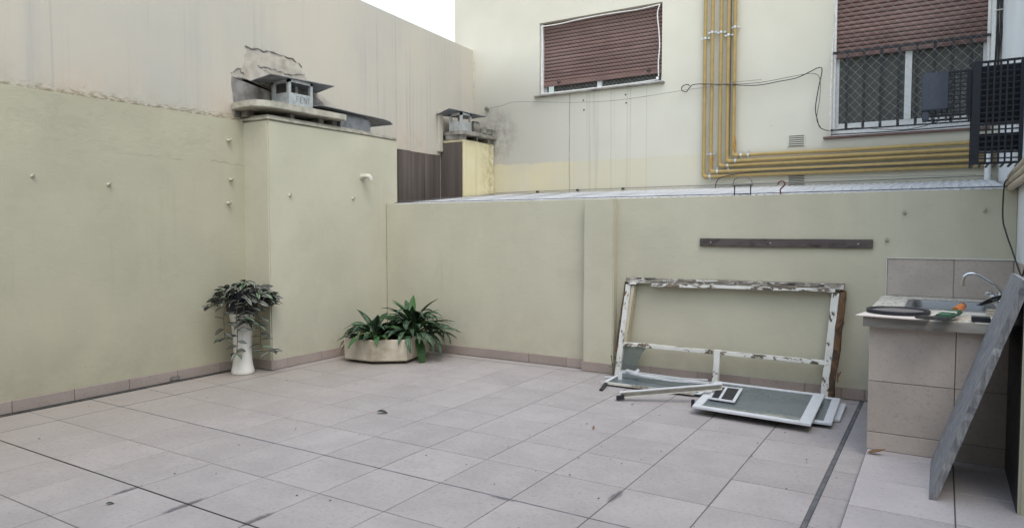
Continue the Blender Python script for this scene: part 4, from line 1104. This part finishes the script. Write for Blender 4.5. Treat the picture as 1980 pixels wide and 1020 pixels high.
# ------------------------------------------------------------------ loose sashes on the floor
def sash(name, label, c, frame_w, z, dz, glass_mat, mull=None, t=0.03, group=None):
    """flat sash from four floor corners (front-left, front-right, back-right, back-left)"""
    root = thing(name, label, 'window sash', ((c[0][0] + c[2][0]) / 2, (c[0][1] + c[2][1]) / 2, z[0]), group)
    P = [Vector((p[0], p[1], zz)) for p, zz in zip(c, z)]
    cen = sum(P, Vector()) / 4
    def at(u, v): return P[0].lerp(P[1], u).lerp(P[3].lerp(P[2], u), v)
    W = (P[1] - P[0]).length; H = (P[3] - P[0]).length
    l, r, b, f = [w / s for w, s in zip(frame_w, (W, W, H, H))]
    nrm = (P[1] - P[0]).cross(P[3] - P[0]).normalized()
    def slabq(nm, u0, u1, v0, v1, tt, mat, up=0.0, par=root):
        q = [at(u0, v0), at(u1, v0), at(u1, v1), at(u0, v1)]
        v = [p + nrm * up for p in q] + [p + nrm * (up + tt) for p in q]
        return build(nm, MB().add(v, [(3, 2, 1, 0), (4, 5, 6, 7), (0, 1, 5, 4), (1, 2, 6, 5), (2, 3, 7, 6), (3, 0, 4, 7)]), mat, par, bevel=0.003 if mat != glass_mat else 0)
    slabq('stile', 0, l, 0, 1, t, 'alu'); slabq('stile', 1 - r, 1, 0, 1, t, 'alu')
    slabq('rail', l, 1 - r, 0, f, t * 0.92, 'alu'); slabq('rail', l, 1 - r, 1 - b, 1, t * 0.92, 'alu')
    if glass_mat:
        q = [at(l, f), at(1 - r, f), at(1 - r, 1 - b), at(l, 1 - b)]
        g = bpy.data.meshes.new('pane')
        o = slabq('pane', l, 1 - r, f, 1 - b, 0.006, glass_mat, t * 0.35)
    if mull is not None: slabq('mullion', mull - 0.06, mull + 0.06, f, 1 - b, t * 0.9, 'alu')
    return root
sash('loose_sash', 'top white aluminium sash with dusty glass lying on the floor', [(-1.690, 5.52), (-0.785, 5.45), (-0.815, 6.41), (-1.755, 6.45)], (0.07, 0.085, 0.055, 0.06), (0.056, 0.056, 0.08, 0.08), 0, 'dusty', t=0.02)
sash('loose_sash', 'middle white aluminium sash jutting right from under the top one', [(-1.55, 5.66), (-0.670, 5.66), (-0.700, 6.47), (-1.62, 6.5)], (0.065, 0.062, 0.055, 0.06), (0.028, 0.028, 0.048, 0.048), 0, 'dusty', t=0.018)
sash('loose_sash', 'lowest aluminium sash, only its right corner showing under the stack', [(-1.5, 5.80), (-0.64, 5.90), (-0.652, 6.43), (-1.58, 6.45)], (0.07, 0.06, 0.05, 0.05), (0.003, 0.003, 0.018, 0.018), 0, 'dusty', t=0.018)
sash('loose_sash', 'small white two pane sash lying on the dusty glass', [(-1.63, 5.76), (-1.405, 5.74), (-1.45, 6.205), (-1.685, 6.20)], (0.026, 0.026, 0.035, 0.035), (0.086, 0.086, 0.103, 0.103), 0, 'black', mull=0.42, t=0.012)
sash('loose_sash', 'long dirty sash lying under the left end of the old frame', [(-2.745, 6.13), (-1.80, 6.13), (-1.72, 6.52), (-2.72, 6.52)], (0.035, 0.04, 0.03, 0.025), (0.024, 0.024, 0.055, 0.055), 0, 'dusty', t=0.012)
dirt = MB().bar((-2.76, 6.118, 0.03), (-1.85, 6.118, 0.03), 0.010, 0.026)
tag(build('dirty_strip', dirt, 'alu_dirty', bevel=0.003), 'dirt stained aluminium strip along the front of the long dirty sash', 'strip')
# channel lying across the corner of the sash
ch = MB()
p, q = Vector((-2.375, 5.66, 0.05)), Vector((-1.575, 5.99, 0.155))
d = (q - p).normalized()
for off, w, h in ((Vector((0, 0, 0.02)), 0.045, 0.005), (Vector((0, 0, -0.02)), 0.045, 0.005), (Vector((0.0, 0.02, 0)), 0.005, 0.036)):
    ch.bar(p + off, q + off, w, h)
ct = thing('window_channel', 'white channel section with dark stains lying across the sash corner', 'channel', tuple(p))
build('channel', ch, 'alu_dirty', ct)
build('top_flange', MB().bar(p + Vector((0, -0.002, 0.025)), q + Vector((0, -0.002, 0.025)), 0.047, 0.005), 'alu', ct)
build('end_block', MB().bar(p - d * 0.03 + Vector((0, 0, -0.022)), p + d * 0.04 + Vector((0, 0, -0.022)), 0.05, 0.03), 'black', ct)
def strip(label, pts, w, h, mat='alu'):
    mb = MB()
    for a, b in zip(pts[:-1], pts[1:]): mb.bar(a, b, w, h)
    tag(build('bent_strip', mb, mat), label, 'strip', 'bent aluminium strips by the old frame')
strip('bent aluminium strip running along the back of the long sash', [(-2.64, 6.34, 0.115), (-2.40, 6.27, 0.105), (-2.1, 6.24, 0.10), (-1.76, 6.25, 0.115)], 0.022, 0.016)
strip('second bent aluminium strip lying over the dirty sash', [(-2.56, 6.30, 0.125), (-2.35, 6.33, 0.115), (-2.05, 6.38, 0.10), (-1.82, 6.42, 0.105)], 0.018, 0.012)
strip('short broken aluminium clip sticking up at the frame corner', [(-2.66, 6.30, 0.09), (-2.57, 6.30, 0.135), (-2.49, 6.31, 0.12), (-2.46, 6.33, 0.15)], 0.022, 0.022)
strip('upright broken aluminium tab beside the frame corner', [(-2.63, 6.27, 0.045), (-2.635, 6.275, 0.125)], 0.04, 0.01)
strip('thin dark metal foot poking out at the left of the pile', [(-2.665, 5.90, 0.008), (-2.70, 6.10, 0.03)], 0.03, 0.016, 'black')
strip('thin aluminium sliver projecting left of the old frame', [(-2.86, 6.42, 0.02), (-2.55, 6.40, 0.05)], 0.016, 0.01)
tag(build('post_stub', MB().box(-1.772, -1.752, 5.76, 5.80, 0.0, 0.062), 'black', bevel=0.003), 'short black stub propping the sash corner', 'stub')

# weed beside the frame foot
wd = thing('small_weed', 'small dark weed growing at the foot of the flat pilaster', 'plant', (-2.83, 6.56, 0.0))
build('stem', MB().tube(smooth_path([(-2.83, 6.56, 0), (-2.835, 6.56, 0.1), (-2.85, 6.56, 0.21)], 4), 0.004, 5), 'stem', wd)

# ------------------------------------------------------------------ sink counter
ctr = thing('sink_counter', 'tiled outdoor sink counter with a marble top in the right corner', 'sink counter', (0.0, 5.9, 0.055))
build('body', MB().box(-0.380, 0.49, 5.112, 6.74, 0.055, 0.874), 'grout', ctr)
for za, zb in ((0.055, 0.172), (0.172, 0.509), (0.509, 0.873)):
    for xa, xb in ((-0.391, 0.090), (0.090, 0.361)):
        put_tile(ctr, '-y', ((xa + xb) / 2, 5.102, (za + zb) / 2), xb - xa, zb - za, 'tile_ctr', 'tile', 0.004)
    for ya, yb in ((5.102, 5.58), (5.58, 6.06), (6.06, 6.54), (6.54, 6.74)):
        put_tile(ctr, '-x', (-0.391, (ya + yb) / 2, (za + zb) / 2), yb - ya, zb - za, 'tile_ctr', 'tile', 0.004)
hx0, hx1, hy0, hy1 = -0.19, 0.31, 5.72, 6.36
tp = MB()
tp.box(-0.425, hx0, 5.045, 6.755, 0.878, 0.937).box(hx1, 0.495, 5.09, 6.755, 0.878, 0.937)
tp.box(hx0, hx1, 5.045, hy0, 0.878, 0.937).box(hx0, hx1, hy1, 6.755, 0.878, 0.937).box(hx1, 0.36, 5.045, 5.09, 0.878, 0.937)
build('worktop', tp, 'marble', ctr)
build('worktop_edge', MB().box(-0.4245, 0.36, 5.041, 5.0445, 0.872, 0.932), 'slab_edge', ctr)
bs = MB()                                          # basin: rim, sloping walls, bottom
def ring(x0, x1, y0, y1, r, z, n=6):
    pts = []
    for cx, cy, a0 in ((x1 - r, y0 + r, -90), (x1 - r, y1 - r, 0), (x0 + r, y1 - r, 90), (x0 + r, y0 + r, 180)):
        for k in range(n + 1):
            a = R(a0 + 90 * k / n); pts.append((cx + r * math.cos(a), cy + r * math.sin(a), z))
    return pts
rings = [ring(hx0 - 0.03, hx1 + 0.03, hy0 - 0.03, hy1 + 0.03, 0.07, 0.938), ring(hx0 - 0.028, hx1 + 0.028, hy0 - 0.028, hy1 + 0.028, 0.07, 0.946),
         ring(hx0 + 0.01, hx1 - 0.01, hy0 + 0.01, hy1 - 0.01, 0.06, 0.945), ring(hx0 + 0.02, hx1 - 0.02, hy0 + 0.02, hy1 - 0.02, 0.06, 0.93),
         ring(hx0 + 0.04, hx1 - 0.04, hy0 + 0.04, hy1 - 0.04, 0.06, 0.80), ring(hx0 + 0.09, hx1 - 0.09, hy0 + 0.09, hy1 - 0.09, 0.04, 0.79)]
N = len(rings[0])
for r_ in rings: bs.v += r_
for i in range(len(rings) - 1):
    for k in range(N):
        bs.f.append((i * N + k, i * N + (k + 1) % N, (i + 1) * N + (k + 1) % N, (i + 1) * N + k)); bs.mi.append(0)
bs.f.append(tuple(range(5 * N, 6 * N))); bs.mi.append(0)
build('basin', bs, 'inox', ctr, smooth=50)
for xa, xb in ((-0.395, 0.089), (0.089, 0.486)):
    put_tile(ctr, '-y', ((xa + xb) / 2, 6.757, 1.095), xb - xa, 0.318, 'tile_ctr', 'splash_tile', 0.005)
for ya, yb in ((6.745, 6.27), (6.27, 5.79), (5.79, 5.31)):
    put_tile(ctr, '-x', (0.490, (ya + yb) / 2, 1.095), ya - yb, 0.318, 'tile_ctr', 'splash_tile', 0.005)
build('splash_edge', MB().box(-0.400, 0.488, 6.748, 6.768, 1.254, 1.262).box(-0.402, -0.396, 6.748, 6.768, 0.937, 1.262), 'enamel', ctr)

fa = thing('sink_tap', 'chrome swan neck mixer tap with two round knobs over the basin', 'tap', (0.385, 6.46, 0.937))
build('base', MB().lathe([(0.001, 0.0), (0.035, 0.0), (0.035, 0.015), (0.022, 0.03), (0.020, 0.075), (0.001, 0.08)], (0.385, 6.46, 0.937), 18), 'chrome', fa, smooth=40)
sp = smooth_path([(0.390, 6.45, 0.99), (0.384, 6.45, 1.03), (0.366, 6.45, 1.058), (0.322, 6.45, 1.095), (0.248, 6.45, 1.146), (0.215, 6.45, 1.158), (0.180, 6.45, 1.155), (0.155, 6.45, 1.135), (0.146, 6.45, 1.105), (0.144, 6.45, 1.085)], 6)
build('spout', MB().tube(sp, 0.0125, 14), 'chrome', fa, smooth=60)
build('nozzle', MB().tube([(0.144, 6.45, 1.09), (0.143, 6.45, 1.062)], 0.0165, 14), 'chrome', fa, smooth=40)
for kx, ky, kz in ((0.310, 6.44, 1.012), (0.345, 6.40, 0.99)):
    build('knob', MB().lathe([(0.001, -0.016), (0.02, -0.016), (0.032, -0.006), (0.032, 0.006), (0.02, 0.018), (0.001, 0.02)], (kx, ky, kz), 16), 'chrome', fa, smooth=40)
    build('knob_stem', MB().tube([(kx, ky, kz), (0.385, 6.46, 0.975)], 0.013, 10), 'chrome', fa, smooth=50)

tag(build('pale_board', MB().prism([(-0.47, 5.02), (-0.06, 4.955), (-0.03, 5.33), (-0.40, 5.40)], 0.939, 0.9465), 'card', bevel=0.002), 'thin pale board under the black tray on the marble top', 'board')
tr = tag(build('black_tray', MB().lathe([(0.001, 0.012), (0.158, 0.012), (0.168, 0.024), (0.182, 0.026), (0.188, 0.021), (0.188, 0.004), (0.182, 0.0), (0.001, 0.0)], (-0.238, 5.27, 0.947), 40), 'black', smooth=40),
         'round black plastic tray on the left of the marble top', 'tray')
build('tray_floor', MB().lathe([(0.001, 0.0145), (0.155, 0.0145)], (-0.238, 5.27, 0.947), 36), 'tray_floor', tr, fix=False)
kn = thing('machete', 'broad dark knife with a green sheath and orange handle on the worktop edge', 'knife', (0.0, 5.05, 0.95))
bl = [(-0.135, 4.955), (-0.08, 4.925), (-0.01, 4.905), (0.05, 4.915), (0.06, 4.95), (0.02, 4.975), (-0.06, 4.97)]
build('blade', MB().prism(bl, 0.952, 0.972), 'blade', kn, bevel=0.003)
build('sheath', MB().bar((0.01, 4.945, 0.968), (0.082, 5.17, 0.985), 0.085, 0.03), 'greens', kn, bevel=0.008)
build('label_band', MB().bar((0.043, 5.05, 0.9765), (0.052, 5.078, 0.9787), 0.082, 0.033), 'card', kn)
build('handle', MB().tube([(0.080, 5.16, 0.985), (0.10, 5.26, 0.993), (0.118, 5.36, 1.0)], [0.027, 0.025, 0.024], 12), 'orange', kn, smooth=50)
build('butt_cap', MB().tube([(0.118, 5.36, 1.0), (0.122, 5.385, 1.002)], 0.024, 12), 'black', kn, smooth=50)
tag(build('black_box', MB().box(0.165, 0.262, 5.06, 5.16, 0.938, 0.967), 'black', bevel=0.003), 'small flat black box on the worktop beside the leaning board', 'box')
tag(build('white_packet', MB().box(0.372, 0.45, 5.12, 5.2, 0.938, 1.0), 'paper', bevel=0.003), 'small white packet behind the leaning board', 'packet')
bnd = thing('twig_bundle', 'bundle of dark thin cables lying across the basin below the tap', 'cables', (0.3, 6.1, 0.95))
for k in range(9):
    a = random.uniform(-.03, .03)
    build('strand', MB().tube(smooth_path([(0.24 + a, 6.02 + a * 2, 0.952 + 0.002 * k), (0.29, 6.08 + a, 0.965 + 0.003 * k), (0.35, 6.14 - a, 0.985 + 0.004 * k), (0.45, 6.2 + a * 2, 1.02 + a)], 5), random.uniform(0.0022, 0.0045), 5), 'cable', bnd, smooth=60)
tag(build('wire_coil', MB().tube([(0.31 + 0.055 * math.cos(k * 0.7), 5.45 + 0.06 * math.sin(k * 0.7), 0.943 + 0.0016 * k) for k in range(28)], 0.004, 5), 'tube', smooth=60),
    'small coil of tan wire on the worktop beside the board', 'wire')

# leaning board
pk = MB(); th = 0.036
y0, y1 = 4.30, 5.02
bx, bz, tx, tz = -0.026, 0.057, 0.352, 1.246
dv = Vector((tx - bx, 0, tz - bz)).normalized(); nn = Vector((dv.z, 0, -dv.x))
K = 34
for i in range(K + 1):
    t = i / K
    e0 = (random.choice((0, 0.002, 0.004, 0.006, 0.016)) + 0.008 * mnoise.noise(Vector((i * 0.37, 2, 5))) if 1 < i < K - 1 else 0); e1 = random.uniform(-.004, .004)
    c = Vector((bx, 0, bz)).lerp(Vector((tx, 0, tz)), t)
    for off in (0, th):
        p = c + nn * off
        pk.v += [(p.x, y0 + e0 + off * 0.15, p.z), (p.x, y0 + 0.02 + e0 * 0.5 + off * 0.15, p.z), (p.x, y1 + e1, p.z)]
for i in range(K):
    o, q = i * 6, (i + 1) * 6
    for f in ((o, o + 1, q + 1, q), (o + 1, o + 2, q + 2, q + 1), (o + 3, q + 3, q + 4, o + 4), (o + 4, q + 4, q + 5, o + 5), (o, q, q + 3, o + 3), (o + 2, o + 5, q + 5, q + 2)):
        pk.f.append(f); pk.mi.append(0)
for o, rev in ((0, 0), (K * 6, 1)):
    for f in ((o, o + 3, o + 4, o + 1), (o + 1, o + 4, o + 5, o + 2)):
        pk.f.append(f[::-1] if rev else f); pk.mi.append(0)
lo = thing('leaning_board', 'wide grey weathered board leaning against the low pier at the right', 'board', (0.0, 4.66, 0.055))
build('plank', pk, 'plank', lo)

# ------------------------------------------------------------------ leaves and plants
def leaf_mesh(L, W, droop, fold, mat, nm='leaf', twist=0.0, n=7, tip=0.75):
    """arched lance-shaped leaf along +X, with a folded midrib, thin but solid enough to read"""
    mb = MB(); uv = []
    a = 0.0; x = z = 0.0; cols = []
    for i in range(n + 1):
        t = i / n
        w = W * (math.sin(math.pi * min(1, t ** tip)) ** 0.85 if 0 < t < 1 else 0.02) * 0.5
        cols.append((x, z, w, a, t))
        a = -droop * t
        x += math.cos(a) * L / n; z += math.sin(a) * L / n
    for x, z, w, a, t in cols:
        k = math.sin(twist * t)
        for s in (-1, -0.5, 0, 0.5, 1):
            lift = abs(s) * w * fold
            mb.v.append((x - math.sin(a) * lift, s * w, z + math.cos(a) * lift + k * s * w))
            uv.append((t, 0.5 + 0.5 * s))
    for i in range(n):
        for j in range(4):
            o = i * 5 + j
            mb.f.append((o, o + 5, o + 6, o + 1))
    me = bpy.data.meshes.new(nm)
    me.from_pydata(mb.v, [], mb.f); me.materials.append(M[mat])
    ul = me.uv_layers.new(name='UVMap')
    for lp in me.loops: ul.data[lp.index].uv = uv[lp.vertex_index]
    me.shade_smooth()
    return me

ZL = [leaf_mesh(0.128, 0.050, d, f, 'zebra', twist=tw, n=5, tip=0.85) for d, f, tw in ((0.3, 0.35, 0.1), (0.7, 0.45, -0.2), (1.1, 0.3, 0.2), (0.1, 0.5, 0))]
ZG = [leaf_mesh(0.125, 0.048, d, f, 'zebra_green', twist=tw, n=5, tip=0.85) for d, f, tw in ((0.4, 0.35, 0.1), (0.8, 0.45, -0.2))]

# weed leaves reuse the striped leaf
for k in range(5):
    share('leaf', ZL[k % 4], wd, (-2.84 + 0.005 * k, 6.55, 0.09 + 0.03 * k), (0, R(-15), R(150 - 60 * k)), (0.55, 0.55, 0.55))

vc = Vector((-6.19, 4.685, 0))
vase = tag(build('tall_vase', MB().lathe([(0.001, 0.004), (0.112, 0.0), (0.118, 0.006), (0.116, 0.03), (0.104, 0.08), (0.095, 0.14), (0.0905, 0.22), (0.093, 0.33), (0.101, 0.45), (0.116, 0.57), (0.128, 0.625), (0.124, 0.632), (0.116, 0.62), (0.10, 0.5), (0.001, 0.45)], tuple(vc), 44), 'enamel', smooth=50),
           'tall white glazed vase standing on the floor in the left corner', 'vase')
pot = tag(build('inner_pot', MB().lathe([(0.10, 0.55), (0.112, 0.634), (0.150, 0.65), (0.178, 0.835), (0.186, 0.84), (0.186, 0.86), (0.17, 0.86), (0.16, 0.80), (0.001, 0.80)], tuple(vc), 36), 'black', smooth=40),
          'black plastic pot set in the mouth of the white vase', 'pot')
EV = Vector((0.604, 0.797, 0)); CV = Vector((0.797, -0.604, 0))     # across the corner, and out of it
def vpos(d): return vc + EV * (d[0] * 0.604) + CV * (0.02 - d[1] * 0.75) + Vector((0, 0, d[2] if d[2] < 0.6 else 0.6 + (d[2] - 0.6) * 0.74))
zp = thing('trailing_plant', 'striped dark trailing plant spilling over the white vase', 'plant', (vc.x, vc.y, 0.80))
zy = 4.52
stems = MB()
# trailing stems, given as (dx, dy, z) about the vase axis
ST = [
    [(-0.10, -0.12, 0.86), (-0.22, -0.20, 0.84), (-0.275, -0.22, 0.70), (-0.28, -0.22, 0.52), (-0.275, -0.22, 0.40)],
    [(-0.02, -0.14, 0.86), (-0.06, -0.22, 0.82), (-0.085, -0.235, 0.65), (-0.075, -0.225, 0.45), (-0.085, -0.22, 0.30), (-0.095, -0.22, 0.245)],
    [(0.10, -0.05, 0.86), (0.22, -0.08, 0.80), (0.26, -0.08, 0.60), (0.30, -0.08, 0.42), (0.29, -0.08, 0.32), (0.34, -0.09, 0.235), (0.45, -0.10, 0.225)],
    [(-0.08, 0.0, 0.88), (-0.18, -0.05, 0.98), (-0.27, -0.10, 0.96), (-0.34, -0.13, 0.90)],
    [(-0.10, -0.02, 0.86), (-0.22, -0.08, 0.86), (-0.36, -0.16, 0.82), (-0.50, -0.22, 0.77)],
    [(0.12, 0.0, 0.86), (0.26, -0.03, 0.92), (0.38, -0.04, 0.90), (0.50, -0.05, 0.86)],
    [(0.10, -0.04, 0.84), (0.30, -0.06, 0.80), (0.44, -0.08, 0.74), (0.46, -0.08, 0.80)],
    [(0.05, -0.12, 0.86), (0.10, -0.22, 0.80), (0.12, -0.22, 0.66), (0.09, -0.21, 0.55)],
    [(0.0, -0.12, 0.86), (0.03, -0.23, 0.78), (0.03, -0.22, 0.62), (0.02, -0.21, 0.56)],
    [(0.12, -0.08, 0.84), (0.20, -0.16, 0.78), (0.22, -0.17, 0.64), (0.24, -0.17, 0.52)],
    [(-0.06, 0.0, 0.9), (-0.05, 0.0, 1.02), (0.0, -0.02, 1.06)],
    [(0.04, 0.0, 0.9), (0.10, 0.0, 1.02), (0.20, -0.02, 1.0)],
    [(0.0, 0.0, 0.9), (0.06, -0.06, 1.04), (0.08, -0.08, 1.08)],
    [(0.10, 0.0, 0.86), (0.30, -0.02, 0.84), (0.42, -0.02, 0.86)],
]
nl = 0
def add_leaf(parent, meshes, p, az, el, roll, s):
    global nl
    nl += 1
    share('leaf', random.choice(meshes), parent, p, (Matrix.Rotation(az, 4, 'Z') @ Matrix.Rotation(-el, 4, 'Y') @ Matrix.Rotation(roll, 4, 'X')).to_euler(), (s, s, s))
for si, s in enumerate(ST):
    path = smooth_path([vpos(p) for p in s], 6)
    stems.tube(path, 0.0042, 5)
    acc = 0; side = 1
    for a, b in zip(path[:-1], path[1:]):
        acc += (b - a).length
        if acc > (0.046 if si in (0, 1) else 0.03):
            acc = 0; side = -side
            d = (b - a).normalized()
            hang = abs(d.z) > 0.75
            if hang: az = (0.92 if side > 0 else 0.92 + math.pi) + random.uniform(-.6, .3); el = random.uniform(-.35, .25)
            else: az = math.atan2(d.y, d.x) + side * random.uniform(0.5, 1.1); el = random.uniform(-.3, .4)
            add_leaf(zp, ZL if random.random() < 0.85 else ZG, b, az, el, random.uniform(-.5, .5) + 0.5, random.uniform(0.75, 1.1))
    for k in range(4):
        add_leaf(zp, ZL + ZG[:1], path[-1], k * 1.6 + random.uniform(-.4, .4), random.uniform(-.5, .2), random.uniform(-.4, .4), random.uniform(0.8, 1.1))
# the crown on top of the pot
while nl < 299:
    u, w = random.uniform(-1, 1), random.uniform(-1, 1)
    if u * u + w * w > 1: continue
    p = vpos((0.05 + u * 0.46, -0.05 + w * 0.26, 0.86 + 0.17 * math.sqrt(max(0, 1 - u * u - w * w)) + random.uniform(-.10, .05) - 0.05 * abs(u)))
    if p.z < 0.84 and u < 0 and random.random() < 0.75: continue
    az = math.atan2(-0.6 * u * 0 + EV.y * u + CV.y * (0.6 - w), EV.x * u + CV.x * (0.6 - w)) + random.uniform(-.9, .9)
    add_leaf(zp, ZL if random.random() < 0.8 else ZG, p, az, random.uniform(-.5, .5), random.uniform(-.7, .7) + 0.4, random.uniform(0.75, 1.12))
build('stems', stems, 'stem', zp)

# hexagonal planter
pc = Vector((-5.475, 6.21, 0))
FL, FR = Vector((-5.346, 5.716, 0)), Vector((-5.039, 5.958, 0))
LT, RT = Vector((-5.74, 5.69, 0)), Vector((-5.185, 6.54, 0))
LB, RB = Vector((-5.985, 6.02, 0)), Vector((-5.50, 6.66, 0))
hexp = [LT, FL, FR, RT, RB, LB]
cen = sum(hexp, Vector()) / 6
pm = MB(); z0, z1 = 0.035, 0.272
def shrink(k): return [cen + (p - cen) * k for p in hexp]
lv = [(shrink(0.97), z0), (shrink(0.985), z0 + 0.01), (shrink(1.0), z1 - 0.006), (shrink(0.99), z1), (shrink(0.90), z1), (shrink(0.89), z1 - 0.03)]
for ps, z in lv: pm.v += [(p.x, p.y, z) for p in ps]
for i in range(len(lv) - 1):
    for k in range(6):
        pm.f.append((i * 6 + k, i * 6 + (k + 1) % 6, (i + 1) * 6 + (k + 1) % 6, (i + 1) * 6 + k)); pm.mi.append(0)
pm.f.append((5, 4, 3, 2, 1, 0)); pm.mi.append(0)
planter = thing('stone_planter', 'beige cast stone hexagonal planter in the back left corner', 'planter', (cen.x, cen.y, 0))
build('bowl', pm, 'stone', planter)
sm = MB().prism([(p.x, p.y) for p in shrink(0.895)], 0.20, 0.245)
build('soil', sm, 'soil', planter)
bm_ = MB().prism([(p.x, p.y) for p in shrink(0.72)], 0.0, 0.036)
build('foot', bm_, 'concrete_dark', planter)

AL = [leaf_mesh(0.40, 0.080, d, f, 'aglao', twist=tw, n=8, tip=0.8) for d, f, tw in ((1.0, 0.25, 0.1), (1.4, 0.35, -0.2), (1.8, 0.3, 0.25), (0.7, 0.3, 0.0), (2.2, 0.3, -0.2))]
AP = [leaf_mesh(0.46, 0.095, d, 0.25, 'aglao_plain', twist=0.1, n=8, tip=0.8) for d in (0.8, 1.5)]
AY = [leaf_mesh(0.38, 0.075, d, 0.2, 'aglao_yellow', twist=0.2, n=8, tip=0.8) for d in (1.0, 1.7)]
def rosette(name, label, c, n, smin, smax, hgt, spread, yellow):
    root = thing(name, label, 'plant', c, 'plants in the stone planter')
    st = MB(); c = Vector(c)
    for k in range(n):
        az = k * 2.39996 + random.uniform(-.3, .3)
        f = (k + 0.5) / n
        el = R(58) - f * R(62) + random.uniform(-.18, .18)
        base = c + Vector((math.cos(az), math.sin(az), 0)) * (0.02 + 0.15 * f * spread) + Vector((0, 0, hgt * (1 - f * 0.75) + random.uniform(-.02, .03)))
        out = math.cos(az) * 0.66 - math.sin(az) * 0.75
        if out > 0.35: el += 0.30 * out
        ms = AL
        if k in yellow: ms = AY
        elif random.random() < 0.12: ms = AP
        s = random.uniform(smin, smax) * (0.82 if out > 0.35 else 1.0)
        # keep the leaves inside the courtyard corner
        tip = base + Vector((math.cos(az), math.sin(az), 0)) * 0.42 * s
        if tip.y > 6.72: s *= max(0.45, (6.72 - base.y) / (tip.y - base.y))
        if tip.x < -6.02: s *= max(0.45, (base.x + 6.02) / (base.x - tip.x))
        share('leaf', random.choice(ms), root, base, (Matrix.Rotation(az, 4, 'Z') @ Matrix.Rotation(-el, 4, 'Y') @ Matrix.Rotation(random.uniform(-.5, .5), 4, 'X')).to_euler(), (s, s * 1.05, s))
        st.tube([c + Vector((random.uniform(-.04, .04), random.uniform(-.04, .04), 0)), (c + base) / 2 + Vector((0, 0, 0.02)), base], 0.006, 5)
    build('stems', st, 'stem_green', root)
    return root
rosette('leafy_plant', 'lower variegated leafy plant at the left of the stone planter', (-5.50, 5.93, 0.24), 62, 0.74, 0.96, 0.11, 0.95, (44, 50))
rb = rosette('leafy_plant', 'taller variegated leafy plant at the right of the stone planter', (-5.22, 6.28, 0.24), 104, 0.80, 1.12, 0.19, 1.4, (77,))
o = share('leaf', AP[1], rb, (-5.12, 6.22, 0.26), (0, R(22), R(-35)), (0.98, 1.1, 1)); o['label'] = 'broad plain green leaf hanging to the floor'
o = share('leaf', AL[1], rb, (-5.05, 6.30, 0.32), (0, R(10), R(-15)), (1.1, 1.0, 1))
o = share('leaf', AY[1], rb, (-5.30, 5.92, 0.30), (0, R(20), R(-70)), (0.75, 0.9, 0.8)); o['label'] = 'yellowed leaf drooping over the planter rim'

# ------------------------------------------------------------------ fallen leaves and specks
FLf = leaf_mesh(0.12, 0.05, 0.8, 0.5, 'dark_leaf', n=5); FLd = leaf_mesh(0.14, 0.05, -0.6, 0.6, 'dead', n=5)
def fallen(me, p, rz, s, label):
    tag(share('fallen_leaf', me, None, p, (R(8), R(-6), rz), (s, s, s)), label, 'leaf', 'fallen leaves on the tiles')
fallen(FLf, (-3.90, 4.22, 0.012), 0.4, 0.9, 'curled dark leaf alone in the middle of the tiled floor')
fallen(FLd, (-0.38, 4.99, 0.060), 0.1, 0.85, 'dry brown leaf on the step at the foot of the counter')
fallen(FLf, (-3.85, 2.02, 0.006), 0.9, 0.4, 'tiny dark leaf curl near the left bottom of the floor')
fallen(FLd, (-2.19, 4.72, 0.006), 2.0, 0.35, 'small dry leaf fragment midway along the tiled floor')
fallen(FLd, (-2.23, 5.55, 0.006), 0.2, 0.3, 'small pale fragment on the tiles before the white channel')
sp = MB()
for k in range(90):
    x, y = random.uniform(-6.2, -0.6), random.uniform(1.5, 6.5)
    if random.random() < 0.4: x = random.uniform(-3.2, -0.5)
    r_ = random.choice((0.004, 0.005, 0.006, 0.009)); a = random.uniform(0, 6.28)
    c, s = math.cos(a) * r_, math.sin(a) * r_
    sp.add([(x + c, y + s, 0.002), (x - s * 0.6, y + c * 0.6, 0.002), (x - c, y - s, 0.003), (x + s * 0.6, y - c * 0.6, 0.002), (x, y, 0.007)], [(0, 1, 4), (1, 2, 4), (2, 3, 4), (3, 0, 4)])
o = build('floor_specks', sp, 'speck', fix=False); o['kind'] = 'stuff'; o['label'] = 'scattered specks of dirt on the tiles'
